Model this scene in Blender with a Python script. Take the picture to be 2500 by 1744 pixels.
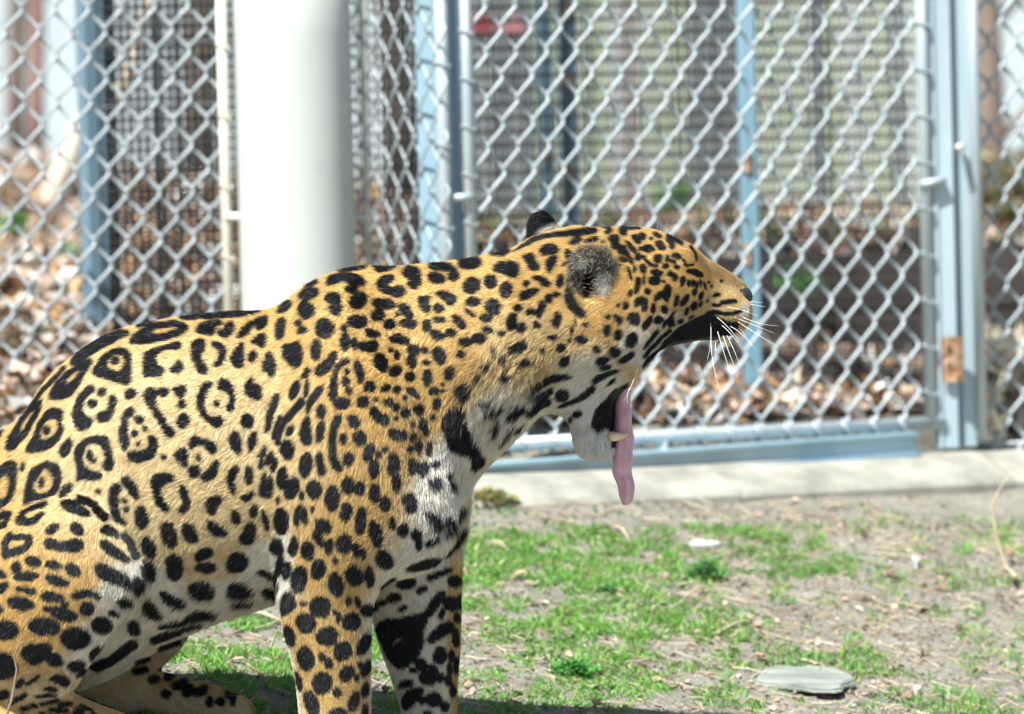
import bpy, bmesh, math, random
import numpy as np
import openvdb as vdb
from mathutils import Vector, Matrix, Euler
for o in list(bpy.data.objects): bpy.data.objects.remove(o)
scene = bpy.context.scene
COL = scene.collection
random.seed(7); RNG = np.random.default_rng(7)

# ------------------------------------------------------------------ camera
FPX = 16200.0; CAMD = 9.0; CAMZ = 0.85
PITCH = math.radians(2.02); ROLL = math.radians(1.4)
cam_d = bpy.data.cameras.new('camera'); cam = bpy.data.objects.new('camera', cam_d); COL.objects.link(cam)
cam_d.sensor_width = 36.0; cam_d.lens = FPX/2500*36.0; cam_d.clip_end = 500; cam_d.clip_start = 0.1
cam.location = (0, -CAMD, CAMZ)
CAM_R = Matrix.Rotation(math.radians(90)-PITCH, 3, 'X') @ Matrix.Rotation(-ROLL, 3, 'Z')
cam.rotation_euler = CAM_R.to_euler()
cam_d.dof.use_dof = True; cam_d.dof.focus_distance = 8.86; cam_d.dof.aperture_fstop = 4.9
scene.camera = cam
# ------------------------------------------------------------------ sky and sun
SUN_EL, SUN_AZ = math.radians(60), math.radians(36)      # light travels away from the viewer and to the right
world = bpy.data.worlds.new('World'); scene.world = world; world.use_nodes = True
nt = world.node_tree; nt.nodes.clear()
sky = nt.nodes.new('ShaderNodeTexSky'); sky.sky_type = 'NISHITA'; sky.sun_disc = False
sky.sun_elevation = SUN_EL; sky.sun_rotation = math.radians(180)+SUN_AZ; sky.altitude = 100; sky.air_density = 1.0; sky.dust_density = 1.5
bg = nt.nodes.new('ShaderNodeBackground'); bg.inputs[1].default_value = 0.065
wo = nt.nodes.new('ShaderNodeOutputWorld'); nt.links.new(sky.outputs[0], bg.inputs[0]); nt.links.new(bg.outputs[0], wo.inputs[0])
sd = bpy.data.lights.new('sun', 'SUN'); sd.energy = 5.0; sd.angle = math.radians(0.53); sd.color = (0.99, 1.0, 0.965)
sun = bpy.data.objects.new('sun', sd); COL.objects.link(sun)
SUN_DIR = Vector((math.sin(SUN_AZ)*math.cos(SUN_EL), math.cos(SUN_AZ)*math.cos(SUN_EL), -math.sin(SUN_EL)))
sun.rotation_euler = SUN_DIR.to_track_quat('-Z', 'Y').to_euler(); sun.location = (-3, -5, 8)
scene.view_settings.view_transform = 'Standard'; scene.view_settings.look = 'None'
scene.view_settings.gamma = 1.0; scene.view_settings.exposure = 1.05
scene.render.engine = 'CYCLES'
scene.cycles.use_denoising = True
scene.cycles.max_bounces = 8; scene.cycles.transparent_max_bounces = 8
scene.cycles_curves.shape = 'RIBBONS'

# ------------------------------------------------------------------ helpers
CAM_M = np.array(CAM_R)
def at(px, py, Y):
    """world point on the plane y=Y seen in the direction (px, py) of the 2500x1744 photograph (used once, to survey the place)"""
    d = CAM_M @ np.array([(px-1250)/FPX, -(py-872)/FPX, -1.0])
    t = (Y+CAMD)/d[1]
    return np.array([0, -CAMD, CAMZ]) + d*t
_A = at(1250, 872, -0.12); _B = at(2250, 872, -0.12); _C = at(1250, 1872, -0.12)
_M2 = np.linalg.inv(np.array([[(_B-_A)[0], (_C-_A)[0]], [(_B-_A)[2], (_C-_A)[2]]]))
def side_uv(p):
    """coordinates of a point on the animal's side plane, straight sideways onto it"""
    q = np.stack([p[..., 0]-_A[0], p[..., 2]-_A[2]], -1) @ _M2.T
    k = 1-.028*np.clip(p[..., 1]/.10, 0, 1)                  # the coat of the far legs is laid out on their own plane
    return 1250+1000*q[..., 0]*k, 872+1000*q[..., 1]*k

def mesh_obj(name, verts, faces, mat=None, parent=None, smooth=False):
    me = bpy.data.meshes.new(name)
    me.from_pydata([tuple(map(float, v)) for v in verts], [], [tuple(map(int, f)) for f in faces])
    if smooth: me.polygons.foreach_set('use_smooth', [True]*len(me.polygons))
    if mat: me.materials.append(mat)
    o = bpy.data.objects.new(name, me); COL.objects.link(o)
    if parent: o.parent = parent
    return o
def fast_mesh(name, V, quads=None, tris=None, mat=None, smooth=False):
    """big meshes from arrays"""
    V = np.asarray(V, np.float32); me = bpy.data.meshes.new(name)
    me.vertices.add(len(V)); me.vertices.foreach_set('co', V.ravel())
    loops = []; starts = []; n = 0
    for F, k in ((quads, 4), (tris, 3)):
        if F is not None and len(F):
            F = np.asarray(F, np.int32); loops.append(F.ravel()); starts.append(n+k*np.arange(len(F), dtype=np.int32)); n += F.size
    L = np.concatenate(loops); S = np.concatenate(starts)
    me.loops.add(len(L)); me.loops.foreach_set('vertex_index', L)
    me.polygons.add(len(S)); me.polygons.foreach_set('loop_start', S)
    me.update(calc_edges=True)
    if smooth: me.polygons.foreach_set('use_smooth', np.ones(len(S), bool))
    if mat: me.materials.append(mat)
    return me
def link(name, data, parent=None):
    o = bpy.data.objects.new(name, data); COL.objects.link(o)
    if parent: o.parent = parent
    return o
def empty(name, loc):
    o = bpy.data.objects.new(name, None); COL.objects.link(o); o.location = loc; o.empty_display_size = 0.05
    return o
def tag(o, label=None, cat=None, group=None, kind=None):
    if label: o['label'] = label
    if cat: o['category'] = cat
    if group: o['group'] = group
    if kind: o['kind'] = kind
    return o
def keep(o, parent):
    """parent without moving (parents here carry only a translation)"""
    o.parent = parent; o.matrix_parent_inverse = Matrix.Translation(-Vector(parent.location)); return o
def tube(path, radii, seg=8, caps=True):
    P = np.asarray(path, float); n = len(P); r = np.broadcast_to(np.asarray(radii, float), (n,))
    T = np.gradient(P, axis=0); T /= np.linalg.norm(T, axis=1)[:, None]+1e-12
    ref = np.array([0, 0, 1.0]) if abs(T[0][2]) < 0.9 else np.array([1.0, 0, 0])
    u = np.cross(T[0], ref); u /= np.linalg.norm(u); V = []; F = []
    for i in range(n):
        u = u - T[i]*(u@T[i]); u /= np.linalg.norm(u)+1e-12; w = np.cross(T[i], u)
        for k in range(seg):
            a = 2*math.pi*k/seg; V.append(P[i]+r[i]*(math.cos(a)*u+math.sin(a)*w))
    for i in range(n-1):
        for k in range(seg):
            a = i*seg+k; b = i*seg+(k+1) % seg; F.append((a, b, b+seg, a+seg))
    if caps:
        F.append(tuple(range(seg-1, -1, -1))); F.append(tuple((n-1)*seg+k for k in range(seg)))
    return V, F
class MB:
    """collects shapes of ONE part"""
    def __init__(s): s.v = []; s.f = []
    def add(s, V, F):
        k = len(s.v); s.v += [tuple(map(float, q)) for q in V]; s.f += [tuple(int(i)+k for i in f) for f in F]; return s
    def tube(s, path, r, seg=8): return s.add(*tube(path, r, seg))
    def box(s, c, ex, ey, ez, bev=0.0):
        """box about c with half-axes ex, ey, ez (vectors); bev chamfers the edges along ez"""
        c, ex, ey, ez = [np.array(q, float) for q in (c, ex, ey, ez)]
        if bev <= 0:
            ring = [(-1, -1), (1, -1), (1, 1), (-1, 1)]
            pts = [c+a*ex+b*ey for a, b in ring]
        else:
            lx, ly = np.linalg.norm(ex), np.linalg.norm(ey); bx, by = 1-bev/lx, 1-bev/ly
            ring = [(-bx, -1), (bx, -1), (1, -by), (1, by), (bx, 1), (-bx, 1), (-1, by), (-1, -by)]
            pts = [c+a*ex+b*ey for a, b in ring]
        n = len(pts)
        V = [p-ez for p in pts]+[p+ez for p in pts]
        F = [(i, (i+1) % n, n+(i+1) % n, n+i) for i in range(n)]+[tuple(range(n-1, -1, -1)), tuple(range(n, 2*n))]
        return s.add(V, F)
    def obj(s, name, mat, parent=None, smooth=False):
        o = mesh_obj(name, s.v, s.f, mat, None, smooth)
        if parent: keep(o, parent)
        return o

def new_mat(name):
    m = bpy.data.materials.new(name); m.use_nodes = True; t = m.node_tree
    return m, t, t.nodes['Principled BSDF']
def noise_mix(t, c1, c2, scale=5.0, detail=6.0, lo=0.35, hi=0.65, coord='Object', stretch=None, rough=0.6):
    tc = t.nodes.new('ShaderNodeTexCoord'); nz = t.nodes.new('ShaderNodeTexNoise')
    nz.inputs['Scale'].default_value = scale; nz.inputs['Detail'].default_value = detail; nz.inputs['Roughness'].default_value = rough
    src = tc.outputs[coord]
    if stretch:
        mp = t.nodes.new('ShaderNodeMapping'); mp.inputs['Scale'].default_value = stretch
        t.links.new(src, mp.inputs[0]); src = mp.outputs[0]
    t.links.new(src, nz.inputs['Vector'])
    rp = t.nodes.new('ShaderNodeValToRGB'); rp.color_ramp.elements[0].position = lo; rp.color_ramp.elements[1].position = hi
    rp.color_ramp.elements[0].color = (*c1, 1); rp.color_ramp.elements[1].color = (*c2, 1)
    t.links.new(nz.outputs['Fac'], rp.inputs['Fac'])
    return rp.outputs['Color'], nz.outputs['Fac'], nz
def mix_col(t, fac, a, b):
    m = t.nodes.new('ShaderNodeMix'); m.data_type = 'RGBA'
    for s, v in ((m.inputs[0], fac), (m.inputs[6], a), (m.inputs[7], b)):
        if isinstance(v, (int, float)): s.default_value = v
        elif isinstance(v, tuple): s.default_value = (*v, 1)
        else: t.links.new(v, s)
    return m.outputs[2]
def add_bump(t, b, h, strength=0.3, dist=0.01):
    n = t.nodes.new('ShaderNodeBump'); n.inputs['Strength'].default_value = strength; n.inputs['Distance'].default_value = dist
    t.links.new(h, n.inputs['Height']); t.links.new(n.outputs[0], b.inputs['Normal'])
def simple_mat(name, c1, c2, scale=8, rough=0.7, metal=0.0, lo=0.35, hi=0.65, bump=0.0, bdist=0.005, stretch=None, spec=0.5):
    m, t, b = new_mat(name)
    c, f, _ = noise_mix(t, c1, c2, scale, lo=lo, hi=hi, stretch=stretch)
    t.links.new(c, b.inputs['Base Color']); b.inputs['Roughness'].default_value = rough; b.inputs['Metallic'].default_value = metal
    b.inputs['Specular IOR Level'].default_value = spec
    if bump: add_bump(t, b, f, bump, bdist)
    return m

def vnoise(x, y, seed=0):
    """smooth value noise in 2D (arrays), range 0..1"""
    x = np.asarray(x, float); y = np.asarray(y, float)
    xi = np.floor(x).astype(np.int64); yi = np.floor(y).astype(np.int64); fx = x-xi; fy = y-yi
    def h(a, b):
        n = (a*374761393 + b*668265263 + seed*974711) & 0x7fffffff
        n = ((n ^ (n >> 13))*1274126177) & 0x7fffffff
        return ((n ^ (n >> 16)) & 0xffff)/65535.0
    u = fx*fx*(3-2*fx); v = fy*fy*(3-2*fy)
    return (h(xi, yi)*(1-u)+h(xi+1, yi)*u)*(1-v)+(h(xi, yi+1)*(1-u)+h(xi+1, yi+1)*u)*v
def fbm(x, y, seed=0, oct=4):
    s = 0; a = 0.5; t = 0
    for k in range(oct):
        s = s+a*vnoise(np.asarray(x)*2**k, np.asarray(y)*2**k, seed+k); t += a; a *= 0.5
    return s/t
# ------------------------------------------------------------------ lie of the land
_p0 = at(1250, 1905, 0.0); _p1 = at(1500, 1206, 1.50); _p2 = at(2380, 1163, 1.84)
GP = np.linalg.solve(np.array([[q[0], q[1], 1] for q in (_p0, _p1, _p2)]), np.array([q[2] for q in (_p0, _p1, _p2)]))
GA = np.array(at(1150, 600, 1.50)[:2]); GB = np.array(at(2262, 600, 1.88)[:2])     # the gate's foot line, hinge side to latch side
GD = (GB-GA)/np.linalg.norm(GB-GA); GN = np.array([GD[1], -GD[0]])                 # along the gate, and out of it towards the viewer
def gate_dist(x, y): return -((x-GA[0])*GN[0]+(y-GA[1])*GN[1])                     # metres behind the gate line
TERR_Z = 0.62
def zg(x, y):
    x = np.asarray(x, float); y = np.asarray(y, float)
    z = GP[0]*np.clip(x, -1.6, 1.4)+GP[1]*np.clip(y, -1.2, 2.2)+GP[2]
    z = z+(fbm(x*3, y*3, 1, 3)-.5)*.030+(fbm(x*14, y*14, 2, 3)-.5)*.008
    d = np.where(x < GA[0]-.3, y-1.9, gate_dist(x, y))
    rise = np.clip(d-.25, 0, 3.4)*.062-np.clip(d-3.65, 0, 30)*.02
    back = z+np.where(x < GA[0]-.15, rise, np.clip(d-.25, 0, 1.0)*.06)
    return np.where(d > .25, back, z)
# ground sheet: fine near the animal, coarse far away
xs = np.concatenate([np.linspace(-60, -4, 15), np.linspace(-3.6, -1.1, 14), np.arange(-1.0, 1.21, .012), np.linspace(1.4, 4, 13), np.linspace(5, 60, 15)])
ys = np.concatenate([np.linspace(-12, -1.2, 10), np.arange(-1.0, 2.2, .014), np.linspace(2.3, 8, 40), np.linspace(9, 90, 16)])
Xg, Yg = np.meshgrid(xs, ys); Zg = zg(Xg, Yg); nx, ny = len(xs), len(ys)
idx = np.arange(nx*ny).reshape(ny, nx)
quads = np.stack([idx[:-1, :-1], idx[:-1, 1:], idx[1:, 1:], idx[1:, :-1]], -1).reshape(-1, 4)
soil, t, b = new_mat('soil')
c1, f1, _ = noise_mix(t, (.12, .112, .092), (.29, .272, .226), 9, 10, .32, .70)
c2, f2, _ = noise_mix(t, (.13, .12, .094), (.34, .318, .258), 85, 8, .35, .7)
cm = mix_col(t, .5, c1, c2); t.links.new(cm, b.inputs['Base Color']); b.inputs['Roughness'].default_value = .95; b.inputs['Specular IOR Level'].default_value = .15
add_bump(t, b, f2, .9, .008)
ground = link('ground', fast_mesh('ground', np.stack([Xg, Yg, Zg], -1).reshape(-1, 3), quads=quads, mat=soil, smooth=True)); tag(ground, kind='structure')

# ------------------------------------------------------------------ materials of the enclosure
galv = simple_mat('galvanised_wire', (.32, .37, .39), (.46, .51, .52), 30, .5, .15, bump=.05)
pipe_m = simple_mat('galvanised_pipe', (.38, .44, .46), (.54, .59, .60), 14, .45, .35, stretch=(1, 1, .2))
pale_pipe = simple_mat('pale_painted_pipe', (.62, .58, .46), (.74, .72, .62), 25, .5, 0, bump=.1)
blue_steel = simple_mat('blue_grey_painted_steel', (.13, .215, .275), (.19, .29, .355), 10, .5, .0, stretch=(1, 1, .15))
light_steel = simple_mat('pale_blue_painted_steel', (.21, .34, .42), (.31, .45, .52), 7, .45, .1, stretch=(1, 1, .12))
latch_steel = simple_mat('paler_blue_steel', (.34, .46, .51), (.47, .58, .62), 7, .45, .05, stretch=(1, 1, .12))  # a paler blue tone for the latch post and sill web
rust_m = simple_mat('rust', (.22, .10, .045), (.50, .33, .20), 60, .9, 0, bump=.4)
black_mesh = simple_mat('black_wire', (.018, .020, .022), (.04, .042, .045), 40, .5, .2)
def post_paint():
    m, t, b = new_mat('white_post_paint')
    c, f, _ = noise_mix(t, (.50, .53, .49), (.58, .60, .555), 6, 8, .3, .7, stretch=(1, 1, .35))
    s, f2, _ = noise_mix(t, (0, 0, 0), (1, 1, 1), 26, 9, .64, .78, stretch=(1, 1, .7))
    st, f3, _ = noise_mix(t, (0, 0, 0), (1, 1, 1), 5, 6, .58, .75, stretch=(1, 1, .45))
    c = mix_col(t, s, c, (.40, .38, .28)); 
    k = t.nodes.new('ShaderNodeMath'); k.operation = 'MULTIPLY'; k.inputs[1].default_value = .45; t.links.new(st, k.inputs[0])
    c = mix_col(t, k.outputs[0], c, (.52, .50, .38))
    t.links.new(c, b.inputs['Base Color']); b.inputs['Roughness'].default_value = .38; add_bump(t, b, f2, .12, .003)
    return m
white_paint = post_paint()
concrete = simple_mat('concrete', (.19, .185, .155), (.34, .33, .28), 14, .9, 0, bump=.4, bdist=.004)

def rusty(base1, base2, amount=.62, scale=9):
    m, t, b = new_mat('worn_blue_paint')
    c, f, _ = noise_mix(t, base1, base2, 8, stretch=(1, 1, .2))
    s, f2, _ = noise_mix(t, (0, 0, 0), (1, 1, 1), scale, 4, amount, amount+.05)
    c = mix_col(t, s, c, (.26, .085, .035)); t.links.new(c, b.inputs['Base Color']); b.inputs['Roughness'].default_value = .6
    return m
worn_blue = rusty((.08, .17, .24), (.14, .25, .33))

# ------------------------------------------------------------------ chain link
WIRE_R = .0030
def link_wire(height, w, h, r=WIRE_R):
    """one woven wire: a flattened spiral climbing the fabric; the front legs lean right, the back legs return"""
    n = int(round(height/h)); path = []
    for i in range(n+1):
        for a, x, y in ((0, -.05, 0), (.085, .05, -.0036), (.41, .95, -.0036), (.5, 1.05, 0), (.585, .95, .0036), (.91, .05, .0036)):
            path.append((x*w, y, (i+a)*h))
    return tube(path, r, 6)
def add_fabric(parent, o, d, n_wires, height, w, h, phase=0.0, r=WIRE_R):
    """wires side by side from o along plan direction d (w = width of a diamond, two wires to each), children of parent"""
    V, F = link_wire(height, w/2, h, r); me = bpy.data.meshes.new('wire')
    me.from_pydata([tuple(map(float, v)) for v in V], [], F); me.polygons.foreach_set('use_smooth', [True]*len(me.polygons)); me.materials.append(galv)
    ang = math.atan2(d[1], d[0])
    for k in range(n_wires*2):
        q = link('wire', me)
        q.rotation_euler.z = ang+random.uniform(-.012, .012); q.location = (o[0]+d[0]*w/2*k, o[1]+d[1]*w/2*k+random.uniform(-.0016, .0016), o[2]-phase+(0 if k % 2 == 0 else h/2)+random.uniform(-.0012, .0012)+.003*math.sin(k*.31))
        keep(q, parent)
def ties(parent, base, n, dz, r, mat):
    for k in range(n):
        mb = MB(); ring = [(base[0]+(r+.002)*math.cos(a), base[1]+(r+.002)*math.sin(a), base[2]+k*dz+.004*math.sin(a*2)) for a in np.linspace(0, 2*math.pi, 11)]
        mb.tube(ring, .0016, 5); mb.obj('tie', mat, parent)
Z0 = at(1250, 1250, 1.6)[2]
def zfoot(x, y): return float(zg(x, y))
TOP = 1.35                                                   # everything here runs on above the picture

# ---- left panel
PX = at(552, 500, 1.80)
left = empty('chain_link_fence', (PX[0], 1.80, .25)); tag(left, 'chain link panel with a thin cream end pipe left of the white post', 'fence panel')
MB().tube([(PX[0], 1.80, .2), (PX[0], 1.80, TOP)], .0088, 14).obj('end_pipe', pale_pipe, left, True)
add_fabric(left, (PX[0]-.054*42, 1.80, .22), (1, 0), 42, TOP-.2, .054, .076)
ties(left, (PX[0], 1.80, .30), 10, .152/1.33, .0088, pale_pipe)
bq = at(585, 530, 1.78); MB().tube([(PX[0], 1.795, bq[2]), (PX[0]+.03, 1.775, bq[2])], .007, 8).obj('bolt', pale_pipe, left, True)

# ---- white round post
WX = at(722, 400, 1.76)[0]
wp = empty('round_post', (WX, 1.76, zfoot(WX, 1.76))); tag(wp, 'thick round post painted white behind the jaguar', 'post')
mb = MB(); mb.tube([(WX, 1.76, .1), (WX, 1.76, .4), (WX, 1.76, 1.0), (WX, 1.76, TOP)], .0945, 64); mb.obj('shaft', white_paint, wp, True)
mb = MB(); mb.tube([(WX, 1.76, zfoot(WX, 1.76)-.05), (WX, 1.76, zfoot(WX, 1.76)+.02)], .13, 32); mb.obj('footing', concrete, wp, True)

# ---- narrow side panel between the white post and the hinge post
SA = np.array([at(893, 400, 1.80)[0], 1.80]); SB = np.array([at(1085, 400, 1.53)[0], 1.53]); SD = (SB-SA)/np.linalg.norm(SB-SA)
side = empty('return_fence', (SA[0], SA[1], .25)); tag(side, 'narrow angled chain link return panel right of the white post', 'fence panel')
MB().tube([(SA[0], SA[1], .2), (SA[0], SA[1], TOP)], .0062, 12).obj('end_pipe', pale_pipe, side, True)
MB().tube([(SB[0], SB[1], .2), (SB[0], SB[1], TOP)], .0105, 14).obj('front_pipe', pipe_m, side, True)
nw = int(np.linalg.norm(SB-SA)/.062)+1
add_fabric(side, (SA[0], SA[1]-.012, .22), SD, nw, TOP-.2, .062, .086, r=.0019)
ties(side, (SB[0], SB[1], .30), 8, .086*1.5, .0105, pipe_m)
bq = at(875, 530, 1.79); MB().tube([(SA[0]-.03, 1.79, bq[2]), (SA[0], 1.80, bq[2])], .005, 8).obj('bolt', pale_pipe, side, True)
spring = empty('coiled_wire', (at(872, 400, 1.86)[0], 1.86, .25)); tag(spring, 'bright coiled wire edge close behind the right side of the white post', 'wire')
sx = at(872, 400, 1.86)[0]; tt = np.linspace(0, 1, 520)
MB().tube(np.stack([sx+.0075*np.cos(tt*2*math.pi*26), 1.86+.0075*np.sin(tt*2*math.pi*26), .2+tt*(TOP-.2)], 1), .0022, 5).obj('coil', galv, spring, True)

# ---- hinge post: a pale blue angle section
HX = at(1062, 400, 1.59)[0]
hp = empty('hinge_post', (HX, 1.59, zfoot(HX, 1.59))); tag(hp, 'pale blue steel angle post at the gate hinge side', 'post')
ux = np.array([math.cos(-.35), math.sin(-.35), 0]); uy = np.array([-ux[1], ux[0], 0])
zc_, zh = (TOP+.1)/2, np.array([0, 0, (TOP-.1)/2])
MB().box((HX, 1.59, zc_), ux*.027, uy*.003, zh).obj('flange', light_steel, hp)
e = np.array([HX, 1.59, 0])+ux*.0275
MB().box((e[0], e[1]+.024, zc_), (.003, 0, 0), (.006, .024, 0), zh).obj('web', blue_steel, hp)
MB().tube([(at(1118, 400, 1.56)[0], 1.56, .1), (at(1118, 400, 1.56)[0], 1.56, TOP)], .0058, 10).obj('hinge_rod', blue_steel, hp, True)

# ---- the gate
gz0 = at(1600, 1060, 1.65)[2]; gz1 = at(2250, 1034, 1.88)[2]
gate = empty('chain_link_gate', (GA[0], GA[1], gz0)); tag(gate, 'wide chain link gate in a pipe frame behind the yawning head', 'gate')
def gp(s, off=0.0): q = GA+GD*s+GN*off; return q
GL = np.linalg.norm(GB-GA)
zl = gz0-.004; zr = gz1
MB().tube([(*gp(0), zl-.02), (*gp(0), TOP)], .0092, 14).obj('frame_pipe', pipe_m, gate, True)
MB().tube([(*gp(GL), zr-.01), (*gp(GL), TOP)], .0105, 14).obj('frame_pipe', pipe_m, gate, True)
MB().tube([(*gp(-.01), zl), (*gp(GL*.5), (zl+zr)/2), (*gp(GL+.025), zr)], .0108, 14).obj('bottom_pipe', pipe_m, gate, True)
ngw = int(GL/.054)+1
add_fabric(gate, (*gp(.008), zl-.008), GD, ngw-1, TOP-zl, .0538, .0755, .012)
ties(gate, (*gp(0), zl+.05), 11, .0755, .0092, pipe_m); ties(gate, (*gp(GL), zr+.05), 11, .0755, .0105, pipe_m)
for k in range(ngw-1):
    s = .03+k*.0538; q = gp(s); z = zl+(zr-zl)*s/GL
    ring = [(q[0]+GD[0]*.006*math.sin(a*2), q[1]+.0135*math.cos(a), z+.0135*math.sin(a)) for a in np.linspace(0, 2*math.pi, 11)]
    MB().tube(ring, .0026, 6).obj('tie', galv, gate, True)
q = gp(GL*.40); zb = zl+(zr-zl)*.4
MB().box((q[0], q[1], zb-.022), (.008, 0, 0), (0, .008, 0), (0, 0, .016)).obj('foot_stub', pipe_m, gate)
q = gp(GL+.015); zq = at(2285, 445, 1.88)[2]
MB().tube([(*gp(GL-.012, .006), zq-.004), (*gp(GL+.030, .014), zq+.004)], .0068, 10).obj('latch_bolt', pipe_m, gate, True)
q = gp(.0); zq = at(1140, 482, 1.5)[2]
MB().tube([(*gp(-.03, .006), zq), (*gp(.0, .012), zq)], .006, 10).obj('hinge_pin', pipe_m, gate, True)

# ---- sill beam and kerb
beam = empty('sill_beam', (*gp(0, .03), gz0-.06)); tag(beam, 'long blue grey steel sill beam lying under the gate', 'beam')
b0 = at(1150, 1162, gp(-.05, .02)[1]); b1 = at(2262, 1078, gp(GL, .02)[1])
d3 = (b1-b0)/np.linalg.norm(b1-b0); b0 = b0-d3*.9; b1 = b1-d3*.03; mid = (b0+b1)/2
MB().box(mid, GD.tolist()+[0] if False else (d3*np.linalg.norm(b1-b0)/2), (GN[0]*-.016, GN[1]*-.016, 0), (0, 0, .0125)).obj('web', latch_steel, beam)
MB().box(mid+np.array([GN[0]*.002, GN[1]*.002, .0155]), d3*np.linalg.norm(b1-b0)/2, (GN[0]*-.024, GN[1]*-.024, 0), (0, 0, .0026)).obj('flange', light_steel, beam)
MB().box(mid+np.array([GN[0]*.008, GN[1]*.008, -.017]), d3*np.linalg.norm(b1-b0)/2, (GN[0]*-.026, GN[1]*-.026, 0), (0, 0, .004)).obj('flange', light_steel, beam)
k0 = at(1150, 1172, gp(-.05, .10)[1]); k1 = at(2500, 1112, gp(GL+.18, .10)[1]); kd = (k1-k0)/np.linalg.norm(k1-k0); k0 = k0-kd*1.6; k1 = k1+kd*2.0
KN = 9; kl = np.linalg.norm(k1-k0)
kerb = empty('concrete_kerb', ((k0+k1)/2).tolist()); tag(kerb, kind='structure')
for i in range(KN):                                          # cast in lengths
    a = k0+kd*kl*i/KN; c = k0+kd*kl*(i+1)/KN; m_ = (a+c)/2+np.array([0, 0, random.uniform(-.001, .001)])
    n3 = np.array([GN[0], GN[1], 0]); prof = [(-.12, -.10), (-.12, .006), (-.045, .006), (-.030, .002), (.050, -.034), (.058, -.042), (.062, -.10)]
    V_ = [e_+n3*o_+np.array([0, 0, z_+random.uniform(-.0015, .0015)]) for e_ in (m_-(c-a)/2*.994, m_, m_+(c-a)/2*.994) for o_, z_ in prof]; np_ = len(prof)
    F_ = [(s_*np_+i_, s_*np_+(i_+1) % np_, (s_+1)*np_+(i_+1) % np_, (s_+1)*np_+i_) for s_ in range(2) for i_ in range(np_)]+[tuple(range(np_-1, -1, -1)), tuple(range(2*np_, 3*np_))]
    MB().add(V_, F_).obj('kerb_block', concrete, kerb)

# ---- latch post: two pale channels back to back, with a rusty plate
LX = gp(GL+.055); lp = empty('latch_post', (LX[0], LX[1], zfoot(*LX))); tag(lp, 'pale blue double channel post with a rusty plate at the gate latch', 'post')
zb = at(2330, 1092, LX[1])[2]; zm = (zb+TOP)/2; zh = np.array([0, 0, (TOP-zb)/2])
x0 = at(2300, 500, LX[1])[0]; x1 = at(2352, 500, LX[1]+.02)[0]
MB().box((x0, LX[1], zm), (.0185, .004, 0), (-.002, .016, 0), zh, .003).obj('channel', latch_steel, lp)
MB().box((x1, LX[1]+.024, zm), (.013, .004, 0), (-.002, .016, 0), zh, .003).obj('channel', latch_steel, lp)
MB().box((x0-.012, LX[1]-.0185, zm), (.003, 0, 0), (0, .004, 0), zh).obj('lip', latch_steel, lp)
xp = at(2384, 500, LX[1]+.02)[0]; MB().tube([(xp, LX[1]+.012, zb+.01), (xp, LX[1]+.012, TOP)], .0095, 12).obj('pipe', pipe_m, lp, True)
pc = at(2326, 878, LX[1]-.02); MB().box((pc[0], LX[1]-.0225, pc[2]), (.0165, .002, 0), (0, .003, 0), (0, 0, .037), .004).obj('rusty_plate', rust_m, lp)
for dx_, dz_ in ((-.007, .022), (-.008, -.004), (.008, -.026)):
    MB().tube([(pc[0]+dx_, LX[1]-.031, pc[2]+dz_), (pc[0]+dx_, LX[1]-.022, pc[2]+dz_)], .004, 8).obj('bolt', rust_m, lp, True)
pc2 = at(2340, 360, LX[1]-.02); MB().tube([(pc2[0], LX[1]-.028, pc2[2]), (pc2[0]+.008, LX[1]-.0, pc2[2])], .006, 10).obj('bolt', pale_pipe, lp, True)

# ---- far right panel
RA = gp(GL+.100); rp_ = empty('chain_link_fence', (RA[0], RA[1]+.02, zfoot(*RA))); tag(rp_, 'chain link panel at the far right beyond the double channel post', 'fence panel')
add_fabric(rp_, (RA[0], RA[1]+.02, zb-.03), GD, 26, TOP-zb, .054, .0735)
zt = zb+.02; MB().tube([(RA[0], RA[1]+.02, zt-.02), (RA[0]+GD[0]*1.4, RA[1]+GD[1]*1.4, zt+.0)], .003, 8).obj('tension_wire', galv, rp_, True)

# ------------------------------------------------------------------ welded mesh screens behind the chain link
def welded(name, label, xa, ya, xb, yb, z0, z1, dv, dh, r, layers=((0, 0),)):
    o = empty(name, (xa, ya, z0)); tag(o, label, 'mesh screen')
    d = np.array([xb-xa, yb-ya]); Ln = np.linalg.norm(d); d = d/Ln; nrm = np.array([-d[1], d[0]])
    for li, (off, ph) in enumerate(layers):
        mb = MB()
        for s in np.arange(ph, Ln, dv):
            q = (xa+d[0]*s+nrm[0]*off, ya+d[1]*s+nrm[1]*off); mb.add(*tube([(*q, z0), (*q, z1)], r, 4, False))
        for z in np.arange(z0+ph, z1, dh):
            mb.add(*tube([(xa+nrm[0]*(off+2*r), ya+nrm[1]*(off+2*r), z), (xb+nrm[0]*(off+2*r), yb+nrm[1]*(off+2*r), z)], r, 4, False))
        w = mb.obj('wire_grid', black_mesh, o); tag(w, kind='stuff')
    return o
xa = at(246, 400, 2.12)[0]; xb = at(640, 400, 2.12)[0]
m1 = welded('welded_mesh_screen', 'dark welded mesh screen behind the left chain link panel', xa, 2.12, xb, 2.12, .30, TOP+.1, .0135, .0172, .0018, ((0, 0), (.07, .006)))
for z in (at(400, 260, 2.44)[2], at(400, 110, 2.44)[2], .34, at(400, 62, 2.44)[2]):
    MB().tube([(xa, 2.11, z), (xb, 2.11, z)], .0026, 6).obj('stiffener', black_mesh, m1)
for px in (385, 430): 
    q = at(px, 200, 2.11)[0]; MB().tube([(q, 2.105, .3), (q, 2.105, TOP+.1)], .003, 6).obj('stiffener', black_mesh, m1)
xc = at(862, 400, 2.15)[0]; xd = at(1040, 400, 2.05)[0]
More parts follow.
